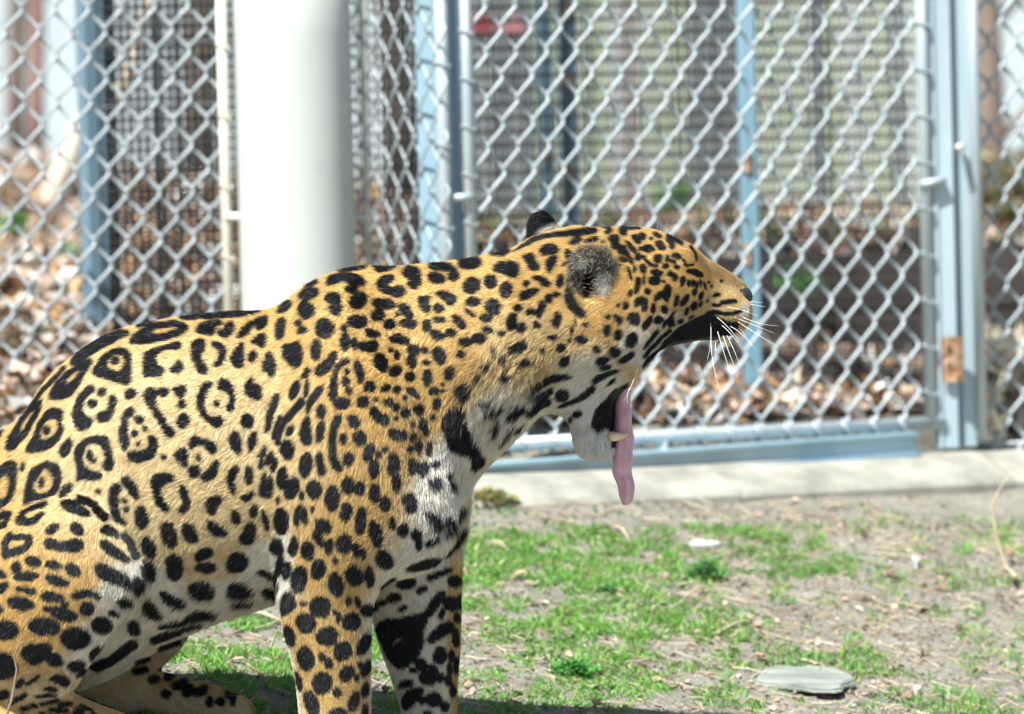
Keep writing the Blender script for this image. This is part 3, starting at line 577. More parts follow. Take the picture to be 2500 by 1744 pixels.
COAT_TEXT = """
Z 0 700 2.913
p 1210 245 1400 212 1600 188 1800 184 1850 190 1760 218 1600 238 1400 248
p 930 310 1000 262 1090 252 1060 278 980 305
p 910 332 800 338 700 378 600 440 500 510 465 580 540 562 620 505 740 432 870 370
s 9 430 600 330 700 260 780 180 890 120 970
p 880 410 960 340 1060 290 1180 268 1290 275 1325 295 1300 340 1230 370 1120 395 1000 420
i 1040 350 1100 310 1200 298 1255 305 1250 325 1170 345 1080 362
p 1370 325 1410 285 1480 265 1560 262 1560 285 1510 300 1520 330 1500 355 1420 345
p 1590 280 1640 268 1655 300 1640 345 1600 370 1540 355 1535 325 1580 325
p 1675 375 1690 340 1730 290 1800 250 1880 222 1895 240 1880 290 1830 320 1810 295 1790 270 1770 330 1720 360
p 330 820 345 740 420 650 540 570 640 525 630 570 560 680 520 760 470 800
i 435 715 470 650 560 590 545 640 500 700
p 640 625 680 560 720 500 800 455 870 450 920 480 925 570 935 640 920 695 850 680 740 655
i 740 565 770 510 830 485 880 510 885 560 860 610 800 615
e 808 538 22 20 0
p 1015 480 1060 455 1150 440 1220 410 1280 405 1280 450 1250 455 1200 440 1120 470 1095 510 1105 550 1140 580 1165 600 1150 640 1070 635 1025 635 1018 560
p 1210 600 1250 545 1265 520 1295 550 1290 615 1240 610
p 1350 430 1380 390 1430 382 1455 400 1445 450 1420 490 1430 540 1480 580 1470 620 1420 620 1390 570 1365 500
p 1500 410 1560 405 1600 440 1600 500 1580 550 1540 575 1515 555 1550 520 1565 470 1540 445 1500 430
p 1660 460 1690 415 1730 405 1725 450 1715 490 1730 540 1720 580 1690 585 1650 540 1645 500
e 1795 505 24 35 15
p 1780 410 1800 370 1860 340 1885 360 1880 420 1860 445 1830 410
p 1855 590 1890 510 1910 460 1945 510 1955 570 1950 620 1920 645 1900 600
p 20 1170 40 1090 120 960 200 860 275 815 280 850 260 920 210 1010 150 1100 90 1170
i 110 1055 130 990 200 905 235 900 190 980 140 1050
p 175 1185 220 1090 270 980 320 890 380 875 440 880 445 920 430 960 455 1010 430 1080 360 1150 270 1180
i 270 1080 290 1000 340 940 390 935 415 960 420 1010 400 1060 340 1100
e 330 1025 22 28 0
p 525 860 560 780 610 715 660 710 670 735 640 770 595 810 585 870 600 920 660 935 665 960 620 1010 550 1010 525 930
p 780 775 830 775 835 820 810 880 790 940 760 960 700 945 695 905 760 885 790 850
e 725 750 28 28 0
e 660 833 28 25 0
e 932 762 38 33 0
p 1030 755 1060 715 1110 720 1120 760 1100 810 1110 850 1150 890 1180 940 1200 980 1250 1010 1245 1050 1205 1060 1175 1020 1140 950 1100 880 1040 810
e 1165 745 36 28 0
p 1230 720 1290 700 1320 710 1310 790 1260 770
p 1270 820 1310 795 1325 840 1310 860 1280 855
e 1310 945 38 50 20
p 1410 800 1415 740 1450 690 1500 675 1510 700 1480 730 1455 780 1450 840 1470 900 1500 920 1510 960 1470 950 1430 900 1410 850
p 1550 700 1570 655 1610 670 1650 690 1660 740 1670 820 1665 870 1640 885 1610 865 1640 820 1640 770 1600 735 1560 730
e 1550 955 45 38 10
e 1545 830 15 18 0
p 1740 740 1750 690 1790 645 1805 680 1800 710 1840 700 1860 740 1855 790 1820 810 1770 780
p 1890 1000 1895 920 1930 850 1945 780 1975 755 1995 780 1970 850 1940 920 1920 1000 1900 1040
e 1768 950 40 45 0
p 865 1080 862 990 890 900 930 850 965 880 950 910 915 930 910 990 925 1060 920 1150 890 1150
e 1000 940 30 28 0
p 920 1190 940 1160 1040 1160 1080 1120 1070 1050 1110 1055 1130 1110 1120 1170 1080 1220 1000 1235 940 1220
e 968 1035 16 22 0
e 1040 1000 12 12 0
e 995 1110 10 10 0
e 478 1145 35 58 25
p 540 1160 580 1100 620 1075 700 1060 770 1055 785 1110 810 1180 820 1240 800 1300 760 1290 745 1250 770 1220 770 1160 720 1110 650 1100 610 1130 595 1190 610 1250 640 1290 740 1310 735 1345 680 1370 610 1350 560 1375 575 1300 550 1230
e 650 1190 18 28 0
e 680 1225 16 16 0
p 1355 1110 1370 1065 1420 1055 1450 1085 1500 1085 1545 1120 1550 1160 1520 1180 1490 1150 1460 1110 1410 1110 1370 1150
p 1250 1180 1290 1145 1335 1135 1340 1200 1340 1270 1310 1265 1270 1210
e 1390 1305 38 42 0
p 1440 1350 1465 1310 1510 1275 1540 1215 1565 1225 1560 1290 1520 1360 1470 1375
e 1418 1210 15 18 0
p 1630 1090 1650 1040 1690 1010 1710 1050 1720 1130 1700 1185 1660 1140
e 1800 1090 26 55 10
p 1620 1380 1640 1300 1690 1265 1705 1290 1670 1350 1670 1420 1680 1470 1650 1440
e 1775 1325 22 50 0
p 1715 1490 1760 1470 1810 1435 1800 1480 1750 1525
s 10 1890 1140 1860 1210 1860 1280
s 8 1995 930 1965 1000 1955 1060
s 8 2030 960 1995 1040 1980 1110
e 1920 1215 22 45 25
e 1955 1265 18 40 15
s 12 1880 1350 1868 1410 1870 1470
e 1920 1420 20 65 8
p 0 1290 50 1250 100 1240 115 1300 118 1400 90 1500 40 1560 -60 1600 -60 1330
i 5 1350 50 1330 75 1380 75 1450 40 1500 -10 1510 -25 1420
p 180 1510 190 1420 220 1310 270 1280 300 1260 340 1235 400 1250 440 1280 450 1340 430 1420 400 1470 330 1490 250 1510 190 1535
i 232 1420 260 1350 310 1310 300 1290 350 1285 390 1310 400 1370 390 1430 330 1465 260 1465
e 300 1385 18 28 0
e 485 1430 26 48 40
e 160 1285 12 25 0
e 715 1440 14 12 0
e 1180 1205 14 10 0
p -140 1120 -90 1060 -20 1010 -10 1060 -60 1150 -130 1190
p -260 1300 -180 1250 -110 1280 -120 1400 -190 1460 -260 1420
e -320 1180 70 40 -40
Z 0 1150 2.697
p 735 170 750 80 790 60 805 100 790 150 790 210 800 260 850 330 830 340 770 310 745 260
p 810 40 850 25 890 60 920 110 935 160 905 175 870 120 830 80
e 945 290 38 65 -5
e 835 180 14 14 0
e 850 235 12 14 0
p 995 40 1040 10 1100 0 1155 15 1155 50 1110 60 1070 90 1060 130 1090 180 1130 230 1110 255 1060 220 1020 150 1030 100
p 1185 100 1220 80 1250 130 1265 200 1240 250 1200 270 1180 240 1220 200 1210 150
p 1365 180 1400 160 1470 150 1465 200 1430 230 1420 270 1390 285 1375 230
e 1555 295 28 40 -15
p 1370 330 1400 305 1430 350 1500 385 1490 415 1430 420 1390 390
e 660 120 12 12 0
e 1125 405 45 78 -15
e 1260 395 40 65 -25
e 990 490 38 65 -20
s 16 840 400 880 460 905 540
e 1675 255 25 35 0
p 1725 250 1745 260 1775 330 1775 390 1745 370
e 1650 400 35 65 5
e 1620 440 35 35 0
p 1095 560 1140 530 1200 560 1210 640 1190 700 1140 715 1100 670 1105 620
p 1285 555 1320 510 1380 495 1410 520 1400 550 1340 570 1310 590
e 1355 630 62 32 0
p 1490 640 1510 550 1560 520 1620 560 1635 600 1590 660 1530 665
e 985 650 40 65 -15
p 1050 780 1110 800 1190 850 1215 890 1190 910 1110 880 1060 830
p 1230 760 1300 725 1390 740 1400 830 1340 860 1260 830
p 1470 800 1510 740 1600 740 1660 800 1640 840 1500 855
p 1680 660 1740 650 1810 700 1800 730 1730 700
e 1770 820 60 35 20
p 930 900 970 830 1010 880 1060 950 1050 985 970 960
p 1190 970 1300 920 1420 950 1380 985 1230 1010
p 1500 890 1570 870 1660 880 1620 905 1530 910
s 16 1050 1030 1150 1015 1200 1005
e 1240 1050 60 14 -10
p 840 1000 880 970 920 1040 900 1090 840 1070
s 14 -20 360 60 330 85 270 40 270 0 310
p 135 300 170 240 260 205 340 180 320 210 240 230 190 250 190 285 240 290 310 240 315 265 270 310 200 330 150 325
p 420 180 480 170 560 195 620 250 610 275 550 260 480 235 425 210
s 14 540 165 600 180 640 200
s 16 650 225 690 260 715 285
p 330 370 370 320 420 318 420 345 370 385
e 540 350 45 30 30
p 325 430 370 405 440 440 520 415 590 430 570 485 480 490 400 475 340 465
p 690 340 740 325 800 380 810 410 760 395 700 375
p 690 430 730 420 820 490 880 560 850 565 770 520 710 475
s 20 100 400 70 440 75 520 130 500 200 470 235 430 225 405
s 12 225 405 180 400 140 410
e 258 555 45 30 10
e 148 595 25 33 0
e 215 650 70 25 -5
e 395 580 42 24 10
e 520 610 48 30 30
p 340 640 380 635 450 670 505 690 480 715 400 705 350 675
e 40 640 40 22 15
p -40 750 60 695 100 700 80 740 -40 800
e 170 735 18 15 0
e 235 742 35 20 10
p 655 570 720 580 800 620 880 680 900 740 860 740 780 700 690 670
e 920 730 30 55 0
e 390 785 65 30 10
e 182 825 82 38 10
e 20 865 35 30 0
e 470 830 20 14 0
e 365 860 28 15 0
e 460 895 78 38 15
p 510 770 540 745 620 735 700 780 690 800 620 770 560 785 535 805
e 608 860 42 42 0
e 840 830 38 30 30
e 775 900 26 18 30
e 695 975 58 52 30
e 85 1000 78 60 -10
e 335 975 90 58 10
e 530 1055 88 72 10
e -70 940 50 40 0
e -120 560 60 35 -10
e -160 760 60 45 0
e -110 1120 60 50 0
e -220 1000 60 50 0
e -260 640 60 45 0
Z 0 1450 5.449
p 360 680 400 600 500 590 600 560 770 565 760 650 700 750 560 830 480 830 420 770
p 0 800 60 700 150 680 240 740 320 870 310 950 230 1000 130 1050 -60 1040 -90 900
p 700 690 760 670 860 720 900 800 880 860 780 850 700 830
p 950 880 1000 830 1070 790 1150 830 1165 890 1110 950 1020 950
p 1220 800 1260 680 1350 620 1370 650 1300 780 1260 810
p 1060 1020 1120 950 1210 930 1180 980 1100 1030
p 260 1140 300 1080 370 1020 400 1040 370 1110 310 1160
p 710 1060 790 980 880 980 960 1050 970 1110 930 1150 850 1130 790 1070
p 640 1180 720 1150 820 1190 790 1215 680 1205
p -60 1280 90 1210 180 1190 180 1290 90 1330 -60 1350
s 22 200 1370 300 1310 390 1260
s 14 430 1110 520 1050 580 1000
s 14 550 1280 680 1270 770 1275
s 18 590 1400 700 1380 810 1355
e 915 1405 70 18 -5
e 770 1465 65 18 -12
e 880 1490 55 18 -12
e 590 1540 50 24 -25
e 1105 1480 45 14 10
e 1070 1530 60 15 3
e 760 1555 35 14 -15
e 1310 1545 45 12 15
e 1200 1465 70 10 20
s 20 340 1460 430 1440 520 1420
e 360 1565 50 24 0
s 10 420 1600 490 1570
e 700 1640 50 22 -10
e 950 1620 50 22 0
e 1200 1640 50 22 10
e 500 1680 50 24 0
Z 0 1150 2.697
e 1080 1350 30 18 0
e 1010 1415 32 28 0
e 1105 1405 30 24 0
e 1180 1385 32 14 10
e 1180 1455 45 25 -15
e 1280 1415 20 15 0
e 1240 1490 40 30 -30
e 1320 1495 40 28 -30
e 1090 1510 30 22 0
s 10 1360 1430 1420 1440
s 14 1480 1490 1500 1520
e 1535 1545 18 25 0
e 1450 1560 28 22 0
e 1380 1560 18 25 0
s 20 1040 1200 1110 1180 1170 1160
s 16 880 1290 930 1280 970 1270
s 20 900 1350 960 1340
s 30 620 1300 740 1240 860 1150
s 24 1000 1130 1080 1100 1150 1080
Z 600 600 2.464
p 525 160 580 145 700 128 740 130 690 152 620 165 560 168
p 755 135 820 124 910 126 880 150 830 168 780 165
p 340 265 370 235 430 218 430 238 380 255
e 375 300 58 28 -20
e 362 395 48 48 0
p 175 415 200 370 260 345 270 370 230 405 190 418
p 475 240 490 205 540 185 620 182 690 200 722 240 700 255 640 240 590 215 540 235 500 248
e 630 265 32 20 0
p 475 335 490 295 530 283 565 300 560 340 580 380 570 420 530 415 500 380 510 350
e 672 335 52 45 -30
p 785 220 820 195 880 190 890 210 850 235 830 250 880 275 910 255 955 265 955 300 910 318 850 300 790 275
p 932 185 950 145 1000 138 1035 150 1050 210 1045 255 1000 270 975 250 985 210
p 1090 150 1110 125 1180 118 1240 130 1280 170 1275 215 1240 225 1215 205 1220 170 1170 160
e 1145 205 48 28 10
e 1348 115 62 36 -5
e 1358 248 50 42 -30
e 1473 222 35 35 0
p 1465 65 1530 40 1600 38 1560 72 1500 75
p 1485 150 1510 115 1590 105 1645 120 1650 170 1615 200 1560 175 1500 165
e 1565 270 36 45 15
e 828 358 60 28 5
e 793 420 38 32 0
p 908 365 950 355 985 390 1015 430 975 440 930 410
p 1030 320 1070 310 1105 315 1095 350 1115 395 1085 410 1050 380
e 1160 380 26 22 0
p 1135 290 1190 280 1250 300 1268 330 1240 360 1200 350 1180 320
e 1368 342 38 24 0
p 1310 382 1340 385 1385 430 1350 420
e 1485 370 46 40 20
e 1445 435 32 22 0
p 170 530 180 460 230 440 235 500 215 570 185 580
e 318 472 18 14 0
e 345 510 24 18 0
p 215 650 235 590 275 600 310 570 345 620 345 700 310 735 270 715 240 690
e 475 500 52 58 -40
e 595 498 16 20 0
e 672 458 52 36 0
e 865 475 34 26 0
e 980 472 45 26 0
e 598 577 26 45 0
e 657 588 18 28 0
e 705 602 18 22 0
e 760 605 38 32 -20
p 722 510 745 500 770 520 810 530 800 555 755 550 725 535
p 865 550 900 540 950 545 990 570 970 600 920 590 870 580
e 1090 487 26 32 15
e 1165 448 26 14 0
p 1235 430 1270 420 1310 455 1325 490 1300 510 1270 485
e 1150 540 40 22 20
e 1232 530 28 20 0
e 1455 508 25 14 15
e 1400 560 40 28 -15
e 1318 582 35 24 10
e 1535 535 18 16 0
e 1600 460 26 45 15
e 1655 498 26 28 0
e 1640 378 20 18 0
e 1712 400 20 18 0
e 428 627 26 56 0
p 420 770 430 725 480 700 510 640 545 630 548 680 515 740 460 780
e 815 700 36 50 -25
e 908 660 16 20 0
e 870 628 12 10 0
e 1008 630 34 30 0
e 1075 632 18 18 0
e 1000 695 24 36 -10
e 900 750 34 28 -15
e 1085 705 18 14 0
e 1162 662 36 46 -20
e 1290 657 22 22 0
e 1443 722 22 30 0
e 1490 640 16 18 0
e 1545 690 22 20 0
e 992 788 28 28 0
e 1092 795 24 46 5
e 1225 768 32 40 20
p 1560 605 1620 625 1650 580 1680 565 1690 610 1650 640 1600 640
p 655 690 680 685 710 740 718 790 690 825 675 790
p 535 750 560 700 610 670 635 690 600 710 560 745 550 800 555 850 550 920 520 920 505 880 515 820
e 590 935 45 30 -10
e 605 810 20 26 0
e 630 862 16 18 0
e 617 748 10 12 0
e 750 838 34 28 -20
p 805 860 840 828 880 830 870 850 830 870
e 912 860 20 22 0
e 960 910 12 12 0
p 970 860 990 848 1020 875 1050 915 1025 915 985 890
e 1130 877 28 22 0
e 1185 868 10 8 0
e 1300 885 42 55 0
e 712 928 32 34 0
e 860 928 24 22 0
e 904 960 20 20 0
e 788 912 9 9 0
e 1040 985 28 32 0
e 962 998 24 30 0
e 1148 955 20 30 10
p 750 1000 765 955 800 965 820 1010 865 1010 860 1060 830 1070 790 1045
p 265 920 275 850 320 800 332 830 320 880 290 925
s 14 375 745 362 780
p 355 890 375 800 392 820 385 880 365 905
p 370 990 390 910 430 850 465 830 468 870 430 910 400 960 385 1000
s 18 345 930 300 985 250 1040
p 120 1120 130 1010 170 910 205 885 205 930 165 1010 145 1110
s 9 210 1030 185 1090 175 1150
s 11 235 1060 205 1130 195 1185
e 272 1105 18 28 30
e 462 985 26 36 0
p 345 1060 370 1015 395 1030 390 1090 410 1150 390 1190 350 1180 335 1110
p 440 1080 465 1035 485 1050 478 1130 455 1175 432 1160
p 512 1200 520 1080 540 1010 580 1000 592 1025 560 1070 545 1150 550 1250 590 1310 580 1345 545 1340 520 1280
p 620 1010 660 1000 692 1040 690 1075 650 1080 630 1050
e 695 1140 38 40 -15
e 595 1145 16 26 0
p 860 1100 880 1080 920 1105 965 1100 970 1150 930 1160 870 1135
e 1065 1070 24 32 0
e 1085 1115 14 20 0
e 1005 1140 18 22 0
e 990 1210 16 18 0
e 1040 1205 20 32 0
e 1103 1220 14 30 0
e 260 1215 40 55 -10
p 710 1260 725 1200 760 1165 780 1195 770 1250 730 1285
e 845 1215 14 16 0
e 805 1240 16 18 0
e 628 1265 28 38 15
e 370 1305 34 70 5
p 425 1250 455 1228 475 1250 470 1290 495 1330 480 1370 450 1360 445 1310
e 775 1325 28 50 0
e 892 1300 34 62 0
e 1005 1320 22 42 0
e 1063 1335 28 40 0
p 1175 1100 1195 1020 1240 975 1290 970 1310 1010 1305 1060 1340 1110 1345 1160 1380 1200 1400 1250 1435 1290 1420 1340 1370 1375 1350 1350 1370 1290 1290 1260 1220 1220 1210 1150
e 228 1385 26 58 10
e 285 1445 38 62 20
e 420 1452 45 52 -5
e 150 1440 20 55 5
e 110 1430 12 60 8
e 178 1310 14 34 15
e 622 1422 30 46 0
e 690 1442 30 36 0
e 778 1470 30 50 0
e 530 1500 40 72 5
e 912 1415 24 45 0
e 845 1535 30 38 -10
p 945 1520 960 1475 1000 1470 1035 1540 1020 1590 970 1590
p 1090 1420 1130 1390 1170 1420 1160 1465 1120 1470
p 1210 1440 1240 1420 1255 1470 1225 1475
e 1215 1385 18 20 0
e 1140 1310 22 18 0
e 345 1485 9 20 0
e 200 1520 8 14 0
e 1480 1020 40 14 -10
e 1430 960 30 14 0
e 1490 1110 14 40 10
e 1560 790 35 24 -30
e 1395 800 16 24 0
e 1125 1030 12 16 0
e 905 1028 10 10 0
e 1180 830 8 8 0
e 1000 1062 10 10 0
e 905 425 10 8 0
Z 600 1150 2.697
e 243 318 50 80 0
p 325 300 340 230 370 200 400 235 428 290 405 345 380 310 365 290 358 355 335 345
p 470 300 500 290 560 310 575 350 560 385 520 385 510 360 505 400 520 460 500 480 465 440 462 390 480 350
e 560 470 28 42 15
e 672 248 34 55 8
e 765 300 32 80 5
p 815 330 840 300 890 340 905 400 900 470 860 485 825 420
e 922 198 33 45 -5
e 655 455 45 60 10
e 733 495 22 40 -5
e 778 525 15 30 0
e 597 570 14 16 0
e 210 495 42 55 0
p 285 510 320 410 350 430 352 500 325 545 295 540
e 418 505 40 55 0
e 450 235 10 16 0
p 855 560 880 500 930 510 970 560 965 620 920 630 875 605
e 970 325 18 32 0
e 1038 372 35 40 0
e 1128 410 32 40 -10
e 1140 470 18 35 0
p 1160 240 1230 270 1275 300 1240 365 1215 340
e 485 625 44 60 8
e 720 670 55 65 -20
e 818 680 24 60 -5
e 225 620 22 60 12
e 275 645 32 52 5
e 362 700 48 82 8
p 545 735 570 660 600 640 640 680 650 750 620 820 580 790
p 240 950 245 870 260 790 300 785 340 830 330 890 270 930
e 497 875 65 68 0
e 385 852 16 12 0
e 680 835 12 24 0
e 738 850 14 28 -10
e 800 910 36 38 0
e 700 978 52 58 15
e 615 945 12 26 0
e 590 905 8 10 0
e 400 985 62 64 -20
e 540 1070 66 62 -15
e 290 1080 34 62 -12
e 205 740 14 50 -8
e 640 1168 52 62 25
e 778 1130 35 65 25
e 400 1220 52 74 -8
e 507 1212 20 24 -10
e 548 1248 22 26 0
e 668 1318 44 50 25
e 748 1265 12 16 0
e 790 1295 25 45 20
p 320 1310 345 1330 375 1390 375 1445 350 1440
e 507 1380 62 72 8
e 607 1445 22 26 0
e 785 1435 20 40 12
e 710 1505 28 62 15
e 437 1520 44 78 -18
e 610 1590 55 45 0
e 782 1580 16 40 0
e 735 1350 10 16 0
e 520 1690 40 40 0
e 680 1700 30 40 0
e 430 1760 30 30 0
p 880 770 930 720 990 690 970 740 910 790
p 1050 640 1120 600 1220 570 1290 570 1270 620 1180 640 1090 660
s 18 1250 380 1330 330
s 14 1310 420 1390 350 1430 290
s 14 1200 470 1260 450
s 18 1320 580 1380 520 1430 440
s 14 1210 740 1280 710 1340 690
e 1375 760 45 32 -5
e 1055 775 55 30 -8
e 1155 815 30 20 -25
e 975 870 42 24 -10
e 905 900 20 18 0
e 855 925 24 30 0
e 1030 945 25 12 -20
p 855 1060 900 1015 1020 1010 1090 985 1170 980 1210 900 1280 820 1310 830 1290 900 1230 970 1180 1040 1150 1110 1170 1160 1140 1250 1070 1320 1010 1340 960 1280 930 1240 890 1140
i 960 1150 1020 1125 1060 1130 1000 1160 960 1200
e 1350 905 48 48 -20
p 1180 1150 1240 1080 1320 1020 1365 1030 1360 1090 1300 1120 1230 1170
e 1380 1130 18 48 0
e 1275 1250 42 55 10
e 1150 1310 36 36 0
e 1205 1380 60 65 10
e 1283 1395 18 25 0
e 1355 1250 16 32 0
e 1385 1310 10 45 0
e 1342 1335 16 28 0
e 1332 1410 16 30 0
e 1360 1475 16 32 0
e 1055 1440 38 22 -10
e 1100 1350 20 14 0
p 1030 1530 1080 1470 1160 1460 1170 1500 1110 1570 1060 1602 1040 1580
e 1235 1540 48 45 0
e 1165 1545 20 22 0
e 1310 1585 24 28 0
e 1392 1000 18 28 0
e 1410 890 10 40 0
e 1290 975 14 24 20
e 1200 1660 40 40 0
e 1300 1690 24 28 0
Z 1200 500 3.061
p 0 390 20 352 80 338 140 338 150 375 90 395 30 400
p 270 300 340 255 440 228 600 208 800 190 810 225 700 245 560 255 440 262 350 285 280 320 220 350 150 378 210 340
p 360 345 390 320 460 305 515 340 490 375 430 385 390 400
p 395 435 450 395 510 385 500 430 460 500 440 530 415 490
p 235 405 270 380 310 370 340 430 365 490 310 505 280 490 270 440
p 10 470 60 445 170 440 210 480 205 530 160 555 120 520 60 510 20 500
e 15 580 25 40 0
e 105 640 48 58 10
e 260 600 26 22 -20
p 300 545 350 540 430 565 455 600 430 625 390 615 370 580 310 570
p 205 690 230 650 330 635 375 640 320 680 250 715 210 715
p 485 560 530 520 545 560 540 610 520 640 490 600
p 520 470 570 420 600 370 570 455 540 470
e 590 380 28 24 0
e 30 770 35 55 0
e 198 775 28 24 0
e 302 802 32 26 0
e 430 708 30 30 -20
e 488 676 28 18 0
s 24 380 750 355 830
e 152 880 35 58 15
e 220 925 34 38 0
e 75 970 26 24 0
p 435 860 470 870 480 790 510 810 525 850 510 920 480 925 460 890
e 342 900 32 22 25
p 405 970 440 985 490 965 495 1000 450 1020 420 1000
e 628 878 10 16 0
e 705 900 22 14 0
e 675 1005 46 32 5
e 600 940 10 30 0
e 592 1010 10 16 0
e 868 938 27 38 5
e 950 970 28 40 10
e 870 838 18 16 0
e 925 832 16 14 0
e 957 862 26 28 0
p 1005 870 1030 815 1090 808 1110 840 1090 890 1060 905
e 1048 1012 38 60 20
e 925 1095 38 40 -10
p 100 1055 150 1070 210 1040 240 1010 262 1050 230 1090 160 1105
e 522 1068 36 32 0
e 790 1080 26 28 0
e 830 1165 52 28 -20
p 945 1170 1000 1120 1075 1095 1070 1130 1010 1175 960 1190
e 860 1215 42 18 -5
e 545 1175 48 32 -40
p 200 1180 250 1150 300 1165 340 1165 300 1190 240 1210 210 1205
e 80 1165 28 25 0
e 18 1105 16 20 0
e 385 1085 18 16 0
e 845 290 14 12 0
p 850 235 880 205 915 190 920 210 890 235
p 970 200 1000 180 1040 178 1020 240 990 250 970 225
p 890 245 960 235 965 290 970 330 940 350 900 325 895 290 885 265
e 980 348 28 32 20
e 1045 325 18 48 -40
e 1088 268 24 36 -45
p 800 345 850 340 890 375 885 400 840 385
e 1018 380 16 22 0
e 1045 425 16 26 -15
p 945 420 965 395 990 395 1020 430 1000 440
e 1100 398 24 24 10
e 940 462 22 8 -10
e 1070 487 14 20 0
p 1005 480 1025 465 1045 520 1062 570 1045 575 1020 520
e 1138 483 28 32 0
p 1080 570 1100 540 1118 570 1112 620 1095 665 1072 660 1080 610
e 1040 662 16 24 20
e 1003 757 20 28 0
e 950 752 12 14 0
p 830 195 880 175 920 175 900 195
s 10 1000 182 1060 188 1120 190
p 690 290 740 270 790 250 815 265 790 295 720 305
p 575 300 620 265 670 250 685 275 650 305 590 312
Z 1200 850 3.56
p 580 530 600 500 740 450 800 390 870 330 900 320 905 360 860 420 780 470 690 500 640 530
p 870 300 890 250 980 210 1110 190 1120 210 1020 240 950 280 900 320
p 1000 330 1030 290 1080 255 1090 275 1050 320 1010 340
e 610 420 60 52 0
p 280 380 340 330 430 290 480 250 560 230 690 240 700 260 600 290 500 310 420 350 330 390
s 26 350 435 430 410 510 380
e 750 595 38 28 -35
e 695 650 12 26 10
p 880 660 920 520 1000 450 1090 370 1180 310 1200 330 1150 420 1110 480 1085 600 1060 680 1050 780 1000 700 940 760 900 740 870 700
p 110 590 180 500 290 470 310 520 220 600 150 640
s 40 330 560 410 500 480 470
s 24 30 560 90 530
s 20 20 740 40 680
s 18 60 850 110 770 170 700
e 230 710 20 40 30
Z 1550 550 4.577
e 90 143 40 36 0
e 30 180 40 30 30
e 195 165 22 14 0
e 270 135 50 18 25
e 410 205 45 24 40
s 20 400 150 470 190 540 220
e 298 245 62 42 40
e 155 275 65 42 0
e 420 262 28 22 0
e 45 370 36 36 20
e 265 385 50 48 20
e 372 385 20 34 0
e 62 283 10 20 0
e 5 300 18 26 0
e 352 465 35 24 0
e 100 495 45 45 0
s 14 100 360 130 400 180 450 250 465
e 432 415 34 18 15
p 430 465 470 460 520 470 510 500 465 515
p 410 340 450 310 510 335 540 370 500 390 430 375
s 10 560 400 570 450 600 470 660 450
s 9 640 260 690 330 700 400
e 255 540 62 36 10
e 228 625 64 48 -10
p 355 560 400 515 440 550 490 580 490 620 450 650 430 620 410 580
e 108 615 14 45 5
p 15 600 40 580 70 610 65 700 20 775 0 770 0 700 20 650
e 148 745 35 36 0
e 330 638 18 14 -20
e 540 640 30 52 15
e 615 660 18 28 0
e 660 660 18 32 0
e 702 680 12 30 0
e 740 660 8 30 0
p 570 530 640 500 760 520 780 580 730 590 680 570 600 550
e 675 760 24 36 15
e 748 800 22 42 20
p 330 700 370 660 405 690 405 780 380 840 350 860 300 800 320 760
p 215 830 250 760 310 735 320 800 270 840 230 875
p 0 850 40 805 110 805 155 840 145 930 110 975 75 960 80 890 40 900 0 930
e 475 855 26 62 15
p 515 900 540 820 600 775 620 790 600 860 540 920
e 210 940 26 48 10
e 335 945 35 40 20
e 665 910 30 46 20
e 740 890 14 26 25
e 590 970 18 40 20
e 930 800 38 20 -10
e 985 645 14 10 0
e 790 690 12 35 -20
e 835 655 14 10 0
e 870 700 14 12 0
e 820 860 10 12 0
s 16 890 910 970 905
s 18 990 880 1060 870 1140 865
s 18 830 1000 900 985 1000 1000 1100 1000 1200 975
p 830 990 880 1010 960 1050 1060 1100 1190 1110 1150 1190 1050 1290 960 1320 860 1330 700 1315 560 1330 430 1380 300 1450 190 1505 150 1490 300 1340 450 1200 550 1110 680 1060 780 1030
p 310 1140 350 1060 460 965 470 980 400 1060 320 1170
p 85 1390 150 1280 240 1180 270 1165 260 1210 180 1310 110 1385
s 18 120 1460 180 1380 250 1310 330 1240 400 1190
e 410 1100 22 48 30
e 440 1120 16 14 0
e 520 1080 34 20 -20
e 640 1035 22 12 -30
e 265 1065 52 44 -10
p 75 1130 110 1070 160 1020 195 1015 190 1080 150 1150 100 1180
e 20 1060 40 60 0
Z 1250 500 5.34
p 690 1170 735 940 770 900 775 1050 800 1180 880 1340 1010 1450 900 1485 770 1405 700 1280
e 740 660 40 55 10
"""
N_HAIR = 580000
